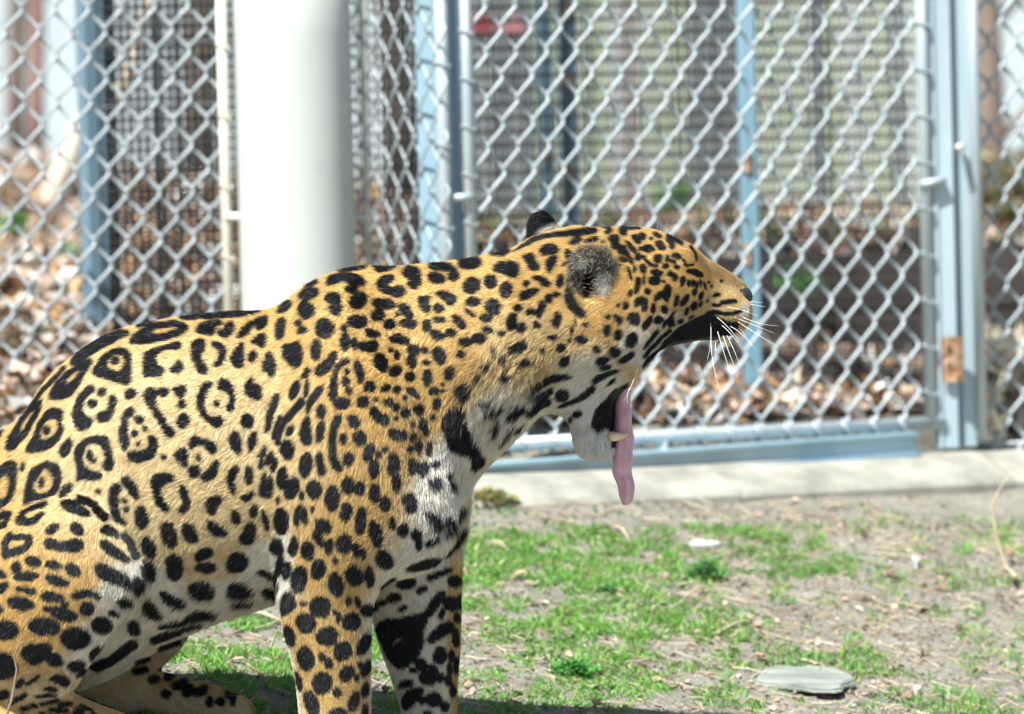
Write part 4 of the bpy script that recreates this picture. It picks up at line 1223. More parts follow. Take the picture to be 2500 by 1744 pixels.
# ------------------------------------------------------------------ the jaguar
VOX = 0.004
def loft(stations, m=40, sub=5):
    """closed surface through stations (px_a, py_a, px_b, py_b, y centre, half width[, egg]); a, b are the two ends of each section"""
    S = []
    for s in stations:
        xa, ya, xb, yb, yc, hw = s[:6]; egg = s[6] if len(s) > 6 else 0.0
        S.append(np.concatenate([at(xa, ya, yc), at(xb, yb, yc), [yc, hw, egg]]))
    S = np.array(S); n = len(S); out = []
    Sp = np.vstack([2*S[0]-S[1], S, 2*S[-1]-S[-2]])
    for i in range(n-1):
        p0, p1, p2, p3 = Sp[i], Sp[i+1], Sp[i+2], Sp[i+3]
        for k in range(sub):
            t = k/sub
            out.append(0.5*((2*p1)+(-p0+p2)*t+(2*p0-5*p1+4*p2-p3)*t*t+(-p0+3*p1-3*p2+p3)*t**3))
    out.append(S[-1]); out = np.array(out)
    V = []; F = []
    for q in out:
        a, b, (yc, hw, egg) = q[:3], q[3:6], q[6:]
        c = (a+b)/2; e = (a-b)/2; hw = max(hw, 0.003)
        for k in range(m):
            th = 2*math.pi*k/m; w = hw*(1-egg*math.cos(th))
            V.append(c+e*math.cos(th)+np.array([0, w*math.sin(th), 0]))
    N = len(out)
    for i in range(N-1):
        for k in range(m):
            F.append((i*m+k, i*m+(k+1) % m, (i+1)*m+(k+1) % m, (i+1)*m+k))
    V.append((out[0][:3]+out[0][3:6])/2); V.append((out[-1][:3]+out[-1][3:6])/2); T = []
    for k in range(m):
        T.append((N*m, (k+1) % m, k)); T.append((N*m+1, (N-1)*m+k, (N-1)*m+(k+1) % m))
    return np.array(V), np.array(F), np.array(T)
LO = np.array([at(-480, 1000, 0)[0], -0.32, -0.10]); HI = np.array([at(1880, 700, 0)[0], 0.32, 0.78])
DIM = np.ceil((HI-LO)/VOX).astype(int)
def sdf_loft(st, **kw):
    V, Q, T = loft(st, **kw)
    tris = np.concatenate([T, Q[:, [0, 1, 2]], Q[:, [0, 2, 3]]]).astype(np.uint32)
    g = vdb.FloatGrid.createLevelSetFromPolygons(((V-LO)/VOX).astype(np.float32), triangles=tris, halfWidth=12.0)
    a = np.empty(DIM, np.float32); g.copyToArray(a, ijk=(0, 0, 0))
    return a*VOX
def sdf_ell(px, py, Y, rx, ry, rz, tilt=0.0, yaw=0.0):
    """ellipsoid (tilt turns it in the side plane, yaw about the vertical), only its neighbourhood of the grid"""
    c = at(px, py, Y); R_ = max(rx, ry, rz)+.06
    a = np.clip(((c-R_-LO)/VOX).astype(int), 0, DIM-1); z = np.clip(((c+R_-LO)/VOX).astype(int)+1, 1, DIM)
    sl = tuple(slice(a[i], z[i]) for i in range(3))
    dx, dy, dz = np.meshgrid(*[LO[i]+VOX*np.arange(a[i], z[i], dtype=np.float32)-c[i] for i in range(3)], indexing='ij')
    ca, sa = math.cos(yaw), math.sin(yaw); dx, dy = dx*ca+dy*sa, -dx*sa+dy*ca
    ca, sa = math.cos(tilt), math.sin(tilt); dx, dz = dx*ca+dz*sa, -dx*sa+dz*ca
    k0 = np.sqrt((dx/rx)**2+(dy/ry)**2+(dz/rz)**2); k1 = np.sqrt((dx/rx**2)**2+(dy/ry**2)**2+(dz/rz**2)**2)+1e-6
    return sl, np.where(k0 < 0.05, -min(rx, ry, rz), k0*(k0-1)/k1).astype(np.float32)
def smin(a, b, k):
    if isinstance(b, tuple):
        sl, e = b; a[sl] = smin(a[sl], e, k); return a
    h = np.maximum(k-np.abs(a-b), 0)/k
    return np.minimum(a, b)-h*h*k*0.25
def ssub(a, b, k):
    sl, e = b; a[sl] = -smin(-a[sl], e, k); return a

torso = sdf_loft([
 (-330, 1560, -260, 1740, 0, .07), (-335, 1340, -80, 1770, 0, .14), (-190, 1150, 60, 1730, 0, .168), (30, 1038, 260, 1660, 0, .178, .06),
 (120, 924, 360, 1600, 0, .182, .08), (254, 822, 470, 1545, 0, .180, .08), (412, 780, 560, 1506, 0, .172, .08), (549, 763, 640, 1482, 0, .163, .08),
 (666, 754, 720, 1462, 0, .155, .1), (760, 690, 830, 1440, 0, .146, .15), (860, 654, 955, 1395, 0, .140, .18), (965, 652, 1068, 1285, 0, .135, .15),
 (1046, 645, 1150, 1185, 0, .125, .1), (1119, 637, 1215, 1112, 0, .115, .08), (1188, 624, 1265, 1062, 0, .105, .05), (1265, 606, 1312, 1016, 0, .098),
 (1335, 590, 1355, 985, 0, .092), (1400, 585, 1400, 930, 0, .07)])
head = sdf_loft([
 (1320, 605, 1330, 880, 0, .06), (1380, 578, 1395, 920, 0, .094), (1440, 563, 1455, 935, 0, .110, .1), (1500, 557, 1515, 918, 0, .111, .12), (1560, 557, 1562, 902, 0, .102, .14),
 (1612, 566, 1602, 870, 0, .089, .16), (1665, 590, 1655, 846, 0, .073, .18), (1720, 628, 1705, 832, 0, .057, .22), (1775, 661, 1752, 830, 0, .047, .28),
 (1808, 684, 1795, 806, 0, .034, .25), (1822, 697, 1815, 780, 0, .025, .2), (1829, 712, 1823, 758, 0, .014)])
jaw = sdf_loft([
 (1370, 870, 1500, 820, 0, .085), (1335, 950, 1562, 893, 0, .080), (1360, 998, 1535, 938, 0, .066), (1384, 1024, 1508, 975, 0, .054), (1395, 1050, 1499, 1028, 0, .047),
 (1404, 1074, 1494, 1064, 0, .043), (1424, 1097, 1490, 1094, 0, .035), (1450, 1108, 1478, 1107, 0, .018)])
fore_near = sdf_loft([
 (760, 720, 860, 690, -.070, .03), (722, 840, 950, 830, -.095, .052), (702, 1000, 1010, 1000, -.110, .066), (692, 1150, 1030, 1190, -.118, .070), (690, 1270, 1012, 1330, -.120, .068),
 (682, 1380, 946, 1412, -.120, .063), (684, 1473, 912, 1474, -.120, .057), (693, 1539, 906, 1539, -.118, .054), (719, 1639, 904, 1639, -.115, .050), (732, 1743, 904, 1743, -.112, .046),
 (740, 1840, 905, 1840, -.112, .044), (742, 1920, 925, 1915, -.112, .046)])
paw_fn = sdf_loft([(740, 1893, 750, 1953, -.112, .045), (800, 1873, 800, 1955, -.112, .055), (870, 1873, 870, 1955, -.112, .060), (930, 1898, 930, 1955, -.112, .054), (965, 1923, 965, 1953, -.112, .03)])
fore_far = sdf_loft([
 (860, 1200, 1140, 1120, .100, .05), (872, 1330, 1140, 1235, .112, .058), (892, 1440, 1130, 1340, .115, .058), (908, 1500, 1124, 1440, .115, .055), (932, 1585, 1122, 1560, .115, .052),
 (956, 1651, 1116, 1650, .115, .048), (984, 1743, 1112, 1743, .115, .044), (995, 1840, 1115, 1840, .115, .044)])
paw_ff = sdf_loft([(988, 1802, 992, 1852, .115, .042), (1050, 1790, 1050, 1856, .115, .052), (1110, 1800, 1110, 1856, .115, .055), (1150, 1817, 1150, 1854, .115, .05), (1175, 1830, 1175, 1850, .115, .03)])
thigh = sdf_loft([
 (-260, 1330, -260, 1560, -.09, .05), (-190, 1262, -190, 1680, -.11, .075), (-80, 1246, -60, 1730, -.135, .088), (30, 1238, 20, 1742, -.160, .092), (130, 1214, 110, 1720, -.172, .086),
 (200, 1207, 172, 1690, -.180, .076), (250, 1236, 224, 1612, -.185, .064), (300, 1297, 277, 1533, -.187, .050), (337, 1362, 322, 1475, -.187, .032), (349, 1395, 346, 1428, -.187, .014)])
hind_near = sdf_loft([(-235, 1800, -235, 1880, -.165, .018), (-200, 1700, -200, 1935, -.165, .042), (-140, 1640, -140, 1938, -.165, .05), (-40, 1668, -50, 1956, -.168, .050), (80, 1672, 70, 1964, -.17, .047), (165, 1688, 155, 1972, -.17, .045), (230, 1718, 222, 1976, -.17, .046),
 (300, 1744, 296, 1980, -.17, .050), (370, 1775, 370, 1982, -.17, .055), (430, 1810, 430, 1980, -.17, .045), (460, 1840, 460, 1968, -.17, .02)])
thigh_far = sdf_loft([(-200, 1280, -200, 1640, .10, .06), (30, 1250, 60, 1740, .125, .085), (200, 1270, 220, 1720, .140, .078), (330, 1350, 310, 1690, .145, .062), (410, 1440, 378, 1640, .145, .045),
 (446, 1510, 430, 1592, .145, .025), (458, 1535, 452, 1562, .145, .012)])
hind_far = sdf_loft([(180, 1610, 170, 1805, .165, .04), (280, 1628, 265, 1812, .165, .043), (363, 1636, 358, 1820, .165, .044), (440, 1655, 432, 1826, .165, .046), (510, 1672, 508, 1830, .165, .050),
 (560, 1692, 558, 1828, .165, .048), (586, 1722, 588, 1815, .165, .032), (594, 1745, 600, 1795, .165, .016)])
tail = sdf_loft([(-300, 1480, -260, 1620, .0, .05), (-330, 1600, -290, 1690, .03, .035), (-360, 1680, -330, 1760, .09, .026), (-340, 1730, -320, 1790, .16, .024), (-260, 1730, -250, 1784, .21, .024), (-150, 1726, -150, 1776, .245, .022), (-60, 1722, -60, 1768, .26, .018)])
B = smin(torso, head, .05)
B = smin(B, jaw, .03)
B = smin(B, sdf_ell(1235, 840, -.055, .10, .065, .085, .3), .05)       # ruff of the neck
B = smin(B, sdf_ell(1235, 840, .055, .10, .065, .085, .3), .05)
B = smin(B, fore_near, .035); B = smin(B, paw_fn, .02)
B = smin(B, fore_far, .04); B = smin(B, paw_ff, .02)
B = smin(B, thigh_far, .03); B = smin(B, hind_far, .02)
B = smin(B, thigh, .004); B = smin(B, hind_near, .012); B = smin(B, tail, .03)
# muscle and skin relief
B = smin(B, sdf_ell(850, 1130, -.15, .075, .045, .13, -.15), .05)
B = smin(B, sdf_ell(985, 1250, -.10, .06, .06, .08, .3), .05)
for s in (-1, 1):
    B = smin(B, sdf_ell(1660, 628, s*.046, .026, .022, .016, -.5), .02)       # brow
    B = ssub(B, sdf_ell(1693, 655, s*.078, .018, .018, .012, -.5), .012)       # eye socket
    B = smin(B, sdf_ell(1625, 695, s*.052, .055, .030, .034, -.2), .05)       # cheekbone
    B = smin(B, sdf_ell(1772, 762, s*.032, .034, .026, .028, -.2), .02)       # whisker pad
    B = smin(B, sdf_ell(1500, 800, s*.082, .060, .034, .055, .0), .04)        # jaw muscle
    B = ssub(B, sdf_ell(1815, 724, s*.022, .010, .010, .006, -.5), .006)      # nostril
B = smin(B, sdf_ell(1458, 1088, 0, .024, .036, .018, 0), .015)                # chin
for k in range(4):                                                            # toes
    B = smin(B, sdf_ell(566+(10 if k in (1, 2) else 0), 1752, .126+k*.025, .028, .0135, .032, 0), .008)
    B = smin(B, sdf_ell(940+(12 if k in (1, 2) else 0), 1928, -.152+k*.027, .026, .014, .020, 0), .008)
    B = smin(B, sdf_ell(1150+(12 if k in (1, 2) else 0), 1835, .078+k*.025, .024, .013, .020, 0), .008)
    B = smin(B, sdf_ell(435+(12 if k in (1, 2) else 0), 1862, -.208+k*.025, .026, .014, .022, 0), .008)
# ears
B = smin(B, sdf_ell(1440, 714, -.090, .022, .022, .022), .016)
B = smin(B, sdf_ell(1447, 668, -.100, .0305, .017, .0355, .12, .28), .006)
B = ssub(B, sdf_ell(1440, 687, -.124, .0190, .026, .0290, .15, .2), .008)
B = ssub(B, sdf_ell(1438, 702, -.100, .009, .03, .014, .1), .006)
B = smin(B, sdf_ell(1326, 576, .074, .021, .013, .034, .12), .012); B = smin(B, sdf_ell(1346, 586, .074, .020, .013, .018, -.4), .012)
B = ssub(B, sdf_ell(1836, 724, 0, .0120, .022, .0100, -.62), .004)                # seat of the nose leather
# hollow of the mouth between the jaws
B = ssub(B, sdf_ell(1640, 905, 0, .060, .034, .036, -.45), .012)
grid = vdb.FloatGrid(); grid.background = 0.05
grid.copyFromArray(np.ascontiguousarray(B)); 
PV, PQ = grid.convertToQuads(isovalue=0.0)
PV = np.asarray(PV, np.float64)*VOX+LO; PQ = np.asarray(PQ, np.int64)
# keep the largest body and relax it
def relax(V, Q, n, lam=0.5):
    E = np.concatenate([Q[:, [0, 1]], Q[:, [1, 2]], Q[:, [2, 3]], Q[:, [3, 0]]]); E = np.concatenate([E, E[:, ::-1]])
    cnt = np.bincount(E[:, 0], minlength=len(V))[:, None]
    for _ in range(n):
        for l in (lam, -lam*1.02):
            A = np.stack([np.bincount(E[:, 0], weights=V[E[:, 1], k], minlength=len(V)) for k in range(3)], 1)/np.maximum(cnt, 1)
            V = V+l*(A-V)
    return V
PV = relax(PV, PQ, 4)
c = PV[PQ]; fn = np.cross(c[:, 2]-c[:, 0], c[:, 3]-c[:, 1])
ctr = c.mean(1); 
gi = np.clip(((ctr+fn/np.linalg.norm(fn, axis=1)[:, None]*0.006-LO)/VOX).astype(int), 0, DIM-1)
if np.mean(B[gi[:, 0], gi[:, 1], gi[:, 2]]) < 0: PQ = PQ[:, ::-1]; fn = -fn
VN = np.zeros_like(PV)
for k in range(4):
    for j in range(3): VN[:, j] += np.bincount(PQ[:, k], weights=fn[:, j], minlength=len(PV))
VN /= np.linalg.norm(VN, axis=1)[:, None]+1e-12

rx_ = random.Random(4); extra = ['Z 0 0 1']                 # the rest of the coat: rump, tail and paws
for gx in range(-500, -25, 74):
    for gy in range(1000, 1960, 70):
        x_, y_ = gx+rx_.uniform(-16, 16), gy+rx_.uniform(-14, 14)
        if gy < 1560: extra.append('s 9 '+' '.join('%.0f %.0f' % (x_+25*math.cos(a_), y_+20*math.sin(a_)) for a_ in np.linspace(rx_.uniform(0, 6), rx_.uniform(9, 11.5), 8)))
        else: extra.append('e %.0f %.0f %.0f %.0f %.0f' % (x_, y_, rx_.uniform(16, 26), rx_.uniform(12, 18), rx_.uniform(-30, 30)))
for gx in range(-20, 1230, 44):
    for gy in range(1780, 1990, 40): extra.append('e %.0f %.0f %.0f %.0f %.0f' % (gx+rx_.uniform(-9, 9), gy+rx_.uniform(-8, 8), rx_.uniform(7, 13), rx_.uniform(6, 10), rx_.uniform(-30, 30)))
COAT, COATIN = coat_raster(COAT_TEXT+'\n'.join(extra))
def lut(A, u, v):
    x = np.clip((u-CX0)/CSTEP, 0, CW-1.01); y = np.clip((v-CY0)/CSTEP, 0, CH-1.01)
    i = x.astype(int); j = y.astype(int); fx = x-i; fy = y-j
    return (A[j, i]*(1-fx)+A[j, i+1]*fx)*(1-fy)+(A[j+1, i]*(1-fx)+A[j+1, i+1]*fx)*fy
def blob(u, v, x, y, rx, ry, an=0):
    a = math.radians(an); dx, dy = u-x, v-y
    q = ((dx*math.cos(a)+dy*math.sin(a))/rx)**2+((-dx*math.sin(a)+dy*math.cos(a))/ry)**2
    return np.clip(1.35-q, 0, 1)**1.0*np.clip(1.35-q, 0, 1)
ORANGE = np.array([.63, .435, .165]); TAN = np.array([.74, .61, .36]); WHITE = np.array([.79, .75, .65]); BLACK = np.array([.0045, .0045, .0055])
RUST = np.array([.60, .385, .125]); OLIVE = np.array([.20, .145, .065])
def coat_colour(p, n, jitter):
    u, v = side_uv(p)
    far = (n[:, 1] > 0.25) & (p[:, 1] > 0.02)
    rj = RNG.normal(0, 1, (2, len(u)))
    du = (fbm(u/22, v/22, 3, 2)-.5)*5+rj[0]*jitter; dv = (fbm(u/22+50, v/22, 5, 2)-.5)*5+rj[1]*jitter
    dark = lut(COAT, u+du, v+dv); inn = lut(COATIN, u+du, v+dv)
    dark = np.clip((dark-.10)/.4, 0, 1)
    # ground colour
    pale = np.clip(blob(u, v, 420, 1130, 420, 360)*.85, 0, 1)
    col = ORANGE+(TAN-ORANGE)*pale[:, None]
    rust = np.clip(blob(u, v, 90, 1480, 260, 240)*.6+blob(u, v, 1600, 650, 230, 120)*.6+blob(u, v, 930, 1000, 190, 160)*.5, 0, 1)
    col = col+(RUST-col)*rust[:, None]
    neck = blob(u, v, 1290, 860, 150, 130)*.55
    col = col+(TAN-col)*neck[:, None]
    w = np.zeros(len(u))
    for a in ((1090, 1180, 95, 190, 25, 1), (1215, 1045, 105, 130, 30, .95), (1115, 1320, 50, 110, 0, .7), (1290, 1000, 120, 60, -25, .8), (1440, 960, 110, 130, 25, 1), (1450, 1092, 95, 80, 0, 1), (1560, 850, 70, 70, 0, .75),
              (560, 1470, 190, 75, -12, 1), (380, 1480, 90, 130, 20, 1), (690, 1380, 38, 140, 0, .9), (640, 1390, 80, 90, 0, .9), (310, 1430, 70, 110, 30, .85), (270, 1580, 110, 140, 30, 1), (690, 1640, 40, 180, -12, 1),
              (980, 1560, 110, 300, 0, 1), (1040, 1340, 90, 110, 0, .9), (1822, 765, 15, 32, 0, 1), (1770, 806, 60, 12, -10, .5), (1620, 800, 90, 40, -20, .45), (470, 1720, 150, 45, 10, .4),
              (1385, 640, 30, 30, 0, 0), (1000, 1390, 70, 60, 0, .6)):
        w = np.maximum(w, a[5]*blob(u, v, *a[:5]))
    w = np.maximum(w, np.clip((-n[:, 2]-.35)*1.6, 0, 1)*(v > 1000)*.9)
    inside = (np.abs(p[:, 1]) < .13) & (np.abs(n[:, 1]) > .4) & (np.sign(n[:, 1]) != np.sign(p[:, 1])) & (v > 1330)
    w = np.maximum(w, inside*.85)
    w = np.where((u < 640) & (v > 1610) & (p[:, 1] > .05), w*.45, w)  # far hind foot less white: shadow under the thigh put into the colour
    # the far leg shows its inner side: tan on its front edge
    edge = blob(u, v, 1110, 1560, 28, 260)*.8
    w = np.clip(w-edge, 0, 1)
    w = np.clip(w*1.15+(fbm(u/9, v/9, 11, 2)-.5)*.5*(w > .05)*(w < .95), 0, 1)
    cw = np.clip(blob(u, v, 1440, 1060, 110, 120)*1.2, 0, 1)[:, None]
    col = col+((WHITE*(1-cw)+np.array([.79, .80, .77])*cw)-col)*w[:, None]
    col = col+(RUST*.95-col)*(np.clip(inn, 0, 1)*.45)[:, None]
    # speckles inside the rosettes and between
    sp = np.clip((fbm(u/4.5, v/4.5, 21, 2)-.66)*6, 0, 1)*np.clip(inn, 0, 1)
    dark = np.maximum(dark, sp*.6)
    side_m = blob(u, v, 1765, 735, 75, 60)*.6
    col = col+(TAN-col)*side_m[:, None]
    muzz = blob(u, v, 1770, 675, 95, 20, 34)*.75
    col = col+(np.array([.40, .27, .125])-col)*muzz[:, None]
    # ears
    eo = ((u-1447)/58)**2+((v-668)/66)**2; nearside = p[:, 1] < -.066
    earm = np.clip((1.2-eo)*4, 0, 1)*nearside
    er = np.array([.075, .058, .034])*(0.5+.9*fbm(u/14, v/14, 31, 2))[:, None]
    rim = np.clip((eo-.55)*2.5, 0, 1)[:, None]
    lft = np.clip((1440-u)/40, 0, 1)[:, None]
    er = er*(1-rim)+(np.array([.20, .145, .07])*(1-lft)+np.array([.05, .04, .028])*lft)*rim
    gl = (blob(u, v, 1474, 700, 17, 38)+blob(u, v, 1420, 650, 18, 20))[:, None]*.85
    er = er+(np.array([.50, .50, .44])-er)*np.clip(gl, 0, 1)
    hole_shade = np.clip(blob(u, v, 1437, 697, 19, 42)*2.2, 0, 1)[:, None]  # shade of the ear canal put into the colour
    er = er*(1-hole_shade)+np.array([.012, .010, .009])*hole_shade
    band = np.clip(blob(u, v, 1400, 735, 17, 62, -22)*1.8, 0, 1)*nearside
    earm = earm*(1-np.clip(blob(u, v, 1470, 745, 60, 22)*1.5, 0, 1)*.8)
    dark = dark*(1-earm); col = col*(1-earm[:, None])+er*earm[:, None]
    dark = np.maximum(dark, band*.0)
    fe = (p[:, 1] > .045) & (u < 1375) & (u > 1280) & (v < 606+.0*u) & (v < 640-(u-1280)*.62)
    fw = np.clip((blob(u, v, 1348, 580, 40, 22, -12))*1.3, 0, 1)
    dark = np.where(fe, 1-fw, dark); col = np.where(fe[:, None], WHITE*.8, col)
    lid = np.clip(blob(u, v, 1664, 646, 9, 7, 20)*1.3, 0, 1)+np.clip(blob(u, v, 1686, 634, 11, 7, 40)*.5, 0, 1)
    dark = dark*(1-np.clip(lid, 0, 1)*.8); col = col+(np.array([.66, .52, .32])-col)*np.clip(lid, 0, 1)[:, None]*.8
    # lips and the inside of the mouth
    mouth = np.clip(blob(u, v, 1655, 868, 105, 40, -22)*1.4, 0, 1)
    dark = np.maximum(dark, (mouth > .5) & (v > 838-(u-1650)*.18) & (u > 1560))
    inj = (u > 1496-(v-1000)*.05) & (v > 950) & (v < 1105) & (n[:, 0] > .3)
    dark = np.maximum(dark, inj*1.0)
    nose = (u > 1800) & (v > 700) & (v < 742) & (n[:, 0] > .2)
    out = col*(1-dark[:, None])+BLACK*dark[:, None]
    return out, dark, w, u, v, earm

root = empty('jaguar', (at(700, 1840, 0)[0], 0, 0))
tag(root, 'spotted tan jaguar sitting up and yawning wide with its tongue hanging out', 'jaguar')
skin, t, b = new_mat('jaguar_skin')
ca = t.nodes.new('ShaderNodeVertexColor'); ca.layer_name = 'coat'
t.links.new(ca.outputs[0], b.inputs['Base Color']); b.inputs['Roughness'].default_value = .65; b.inputs['Specular IOR Level'].default_value = .25
me = fast_mesh('body', PV, quads=PQ, mat=skin, smooth=True)
vc, _, _, _, _, _ = coat_colour(PV, VN, 0.5)
la = me.color_attributes.new('coat', 'FLOAT_COLOR', 'POINT')
la.data.foreach_set('color', np.concatenate([vc*.8, np.ones((len(vc), 1))], 1).astype(np.float32).ravel())
body = keep(link('body', me), root)

# ---- fur: short hairs that lie along the growth of the coat
FLOW = np.array([  # side-plane position, direction of the tips
 (1820, 700, -1, -.25), (1760, 690, -1, -.5), (1680, 610, -1, -.5), (1560, 570, -1, -.05), (1450, 580, -1, .05), (1330, 610, -1, .2), (1640, 740, -1, .35), (1780, 770, -1, .45), (1540, 760, -.9, .6), (1460, 900, -.75, .75),
 (1520, 900, -.75, .6), (1440, 1000, -.5, .9), (1440, 1090, -.35, 1), (1480, 1100, .1, 1), (1350, 800, -1, .45), (1300, 950, -.75, .8), (1200, 1060, -.35, 1), (1180, 900, -.7, .75), (1150, 700, -1, .25), (1000, 680, -1, .2), (1000, 900, -.75, .7),
 (1050, 1100, -.3, 1), (1100, 1250, -.3, 1), (1000, 1350, -.4, .9), (850, 700, -1, .25), (850, 1000, -.6, .85), (800, 1250, -.45, .9), (780, 1500, -.12, 1), (800, 1740, 0, 1), (1040, 1500, .1, 1), (1050, 1740, .05, 1), (650, 900, -.9, .5), (600, 1150, -.85, .6), (600, 1400, -.85, .6),
 (400, 850, -1, .3), (400, 1150, -.9, .55), (450, 1450, -.8, .7), (150, 950, -.85, .6), (150, 1150, -.7, .75), (-100, 1200, -.7, .8), (200, 1300, -.45, .9), (300, 1400, -.2, 1), (50, 1450, -.55, .85), (150, 1620, -.5, .85), (250, 1740, .8, .5), (450, 1700, .8, .45), (350, 1550, -.5, .8)])
def flow_at(u, v):
    d2 = (u[:, None]-FLOW[:, 0])**2+(v[:, None]-FLOW[:, 1])**2+900
    w = d2**-1.5; q = (w@FLOW[:, 2:])/w.sum(1, keepdims=True)
    return q/np.linalg.norm(q, axis=1)[:, None]
c4 = PV[PQ]; tri = np.concatenate([PQ[:, [0, 1, 2]], PQ[:, [0, 2, 3]]])
ta = np.cross(PV[tri[:, 1]]-PV[tri[:, 0]], PV[tri[:, 2]]-PV[tri[:, 0]]); area = np.linalg.norm(ta, axis=1)/2
tn = ta/(2*area[:, None]+1e-15); tc = PV[tri].mean(1)
tu, tv = side_uv(tc)
vis = np.where(tn[:, 1] < .15, 1.0, .22)
vis *= np.where((tu < -60) | (tv > 1790), .25, 1.0)
vis *= np.where((tu > 1250), 2.2, 1.0)*np.where(tu > 1480, 1.6, 1)*np.where(tu > 1670, 2.0, 1)
mouth_in = (tu > 1540) & (tv > 835-(tu-1650)*.10) & (tv < 935) & (np.abs(tc[:, 1]) < .05)
inj = (tu > 1494) & (tv > 945) & (tv < 1100) & (tn[:, 0] > .35)
nosep = (tu > 1804) & (tv > 707) & (tv < 740) & (tn[:, 0] > .1) & (np.abs(tc[:, 1]) < .022)
earhole = (((tu-1436)/17)**2+((tv-697)/40)**2 < 1) & (tc[:, 1] < -.06)
nosep |= earhole
vis *= np.where(mouth_in | inj | nosep, 0.0, 1.0)
wgt = area*vis; NH = N_HAIR
cum = np.cumsum(wgt); pick = np.searchsorted(cum, RNG.random(NH)*cum[-1])
r1, r2 = RNG.random(NH), RNG.random(NH); s1 = np.sqrt(r1)
bar = np.stack([1-s1, s1*(1-r2), s1*r2], 1)
R0 = np.einsum('ij,ijk->ik', bar, PV[tri[pick]]); N0 = np.einsum('ij,ijk->ik', bar, VN[tri[pick]]); N0 /= np.linalg.norm(N0, axis=1)[:, None]
hu, hv = side_uv(R0); fl = flow_at(hu, hv)
# clumping and wander of the growth
ang = (fbm(hu/34, hv/34, 41, 3)-.5)*1.5+RNG.normal(0, .20, NH)
ca_, sa_ = np.cos(ang), np.sin(ang); fl = np.stack([fl[:, 0]*ca_-fl[:, 1]*sa_, fl[:, 0]*sa_+fl[:, 1]*ca_], 1)
D = np.stack([fl[:, 0], RNG.normal(0, .10, NH), -fl[:, 1]], 1)
D -= N0*np.sum(D*N0, 1)[:, None]; D /= np.linalg.norm(D, axis=1)[:, None]+1e-9
L = np.full(NH, .0085)
def blend(val, m):
    global L
    L = L+(val-L)*np.clip(m, 0, 1)
blend(.0055, (hu > 1540)*1.0); blend(.0038, blob(hu, hv, 1770, 710, 110, 90)*1.3); blend(.0075, (hv > 1440)*(hu > 650)*1.0)
blend(.0155, blob(hu, hv, 1215, 960, 120, 170, 25)*1.2); blend(.014, blob(hu, hv, 1100, 1220, 90, 130)*1.1); blend(.013, blob(hu, hv, 560, 1460, 200, 70, -12)*1.1); blend(.012, blob(hu, hv, 330, 1440, 60, 90)*1.1)
blend(.011, blob(hu, hv, 1445, 1085, 60, 50)); blend(.006, blob(hu, hv, 560, 1740, 80, 60)); blend(.008, (hu < 300)*(hv > 1230)*1.0)
L *= RNG.uniform(.65, 1.25, NH)
hc, hd, hw_, hu, hv, hear = coat_colour(R0+D*(L*.55)[:, None], N0, 1.1)
earh = hear > .4
L = np.where(earh, .006, L)
tuft = fbm(hu/9, hv/9, 61, 2)
lift = .16+.25*np.clip((L-.009)/.007, 0, 1)*(.3+1.2*tuft)+RNG.uniform(-.05, .12, NH)
lift = np.where(earh, .55, lift)
D = np.where(earh[:, None], D+RNG.normal(0, .7, (NH, 3)), D); D /= np.linalg.norm(D, axis=1)[:, None]
# long hair gathers in tufts
pull = np.clip((L-.0095)/.006, 0, 1)*.9
tu_, tv_ = (fbm(hu/7, hv/7, 71, 1)-.5), (fbm(hu/7+9, hv/7+3, 73, 1)-.5)
side = np.cross(N0, D)
D = D+side*(tu_*pull)[:, None]*1.3; D /= np.linalg.norm(D, axis=1)[:, None]
L = np.where(earh & (RNG.random(NH) < .2), L*1.7, L)
bendn = lift[:, None]*N0
P1 = R0-N0*.0004
P2 = R0+L[:, None]*.45*(D+bendn*1.3)
P3 = R0+L[:, None]*(D*.98+bendn)
P3[:, 2] -= L*.10*np.clip((L-.010)/.01, 0, 1)
Pm = np.stack([P1, P2, P3], 1).reshape(-1, 3).astype(np.float32)
# each hair: slightly different tone, paler or darker tips
tone = np.exp(RNG.normal(0, .24, NH))*(0.80+.40*fbm(hu/16, hv/16, 81, 3))
hc = hc*tone[:, None]
grey = (RNG.random(NH) < .02) & (hd > .5)
hc = np.where(grey[:, None], np.array([.25, .25, .24]), hc)
stray = (RNG.random(NH) < .05) & (hd < .3) & (hw_ < .3)
hc = np.where(stray[:, None], hc*np.array([.55, .5, .45]), hc)
chin = (RNG.random(NH) < .07*np.clip(blob(hu, hv, 1468, 1075, 50, 55), 0, 1))
hc = np.where(chin[:, None], hc*.12, hc)
wh = earh & (RNG.random(NH) < .16)
hc = np.where(wh[:, None], np.array([.70, .68, .60]), hc)
hcv = bpy.data.hair_curves.new('fur'); hcv.add_curves([3]*NH)
hcv.attributes['position'].data.foreach_set('vector', Pm.ravel())
rad = np.where(hu > 1480, .00012, .00016)*RNG.uniform(.8, 1.3, NH)
rr = np.stack([rad, rad*.85, rad*.25], 1).astype(np.float32)
ra = hcv.attributes.get('radius') or hcv.attributes.new('radius', 'FLOAT', 'POINT'); ra.data.foreach_set('value', rr.ravel())
cc = hcv.attributes.new('coat', 'FLOAT_COLOR', 'CURVE'); cc.data.foreach_set('color', np.concatenate([np.clip(hc, 0, 1), np.ones((NH, 1))], 1).astype(np.float32).ravel())
fm = bpy.data.materials.new('jaguar_fur'); fm.use_nodes = True; t = fm.node_tree; t.nodes.clear()
at_ = t.nodes.new('ShaderNodeAttribute'); at_.attribute_name = 'coat'
dif = t.nodes.new('ShaderNodeBsdfDiffuse'); tr = t.nodes.new('ShaderNodeBsdfTranslucent'); hr = t.nodes.new('ShaderNodeBsdfHair'); hr.component = 'Reflection'
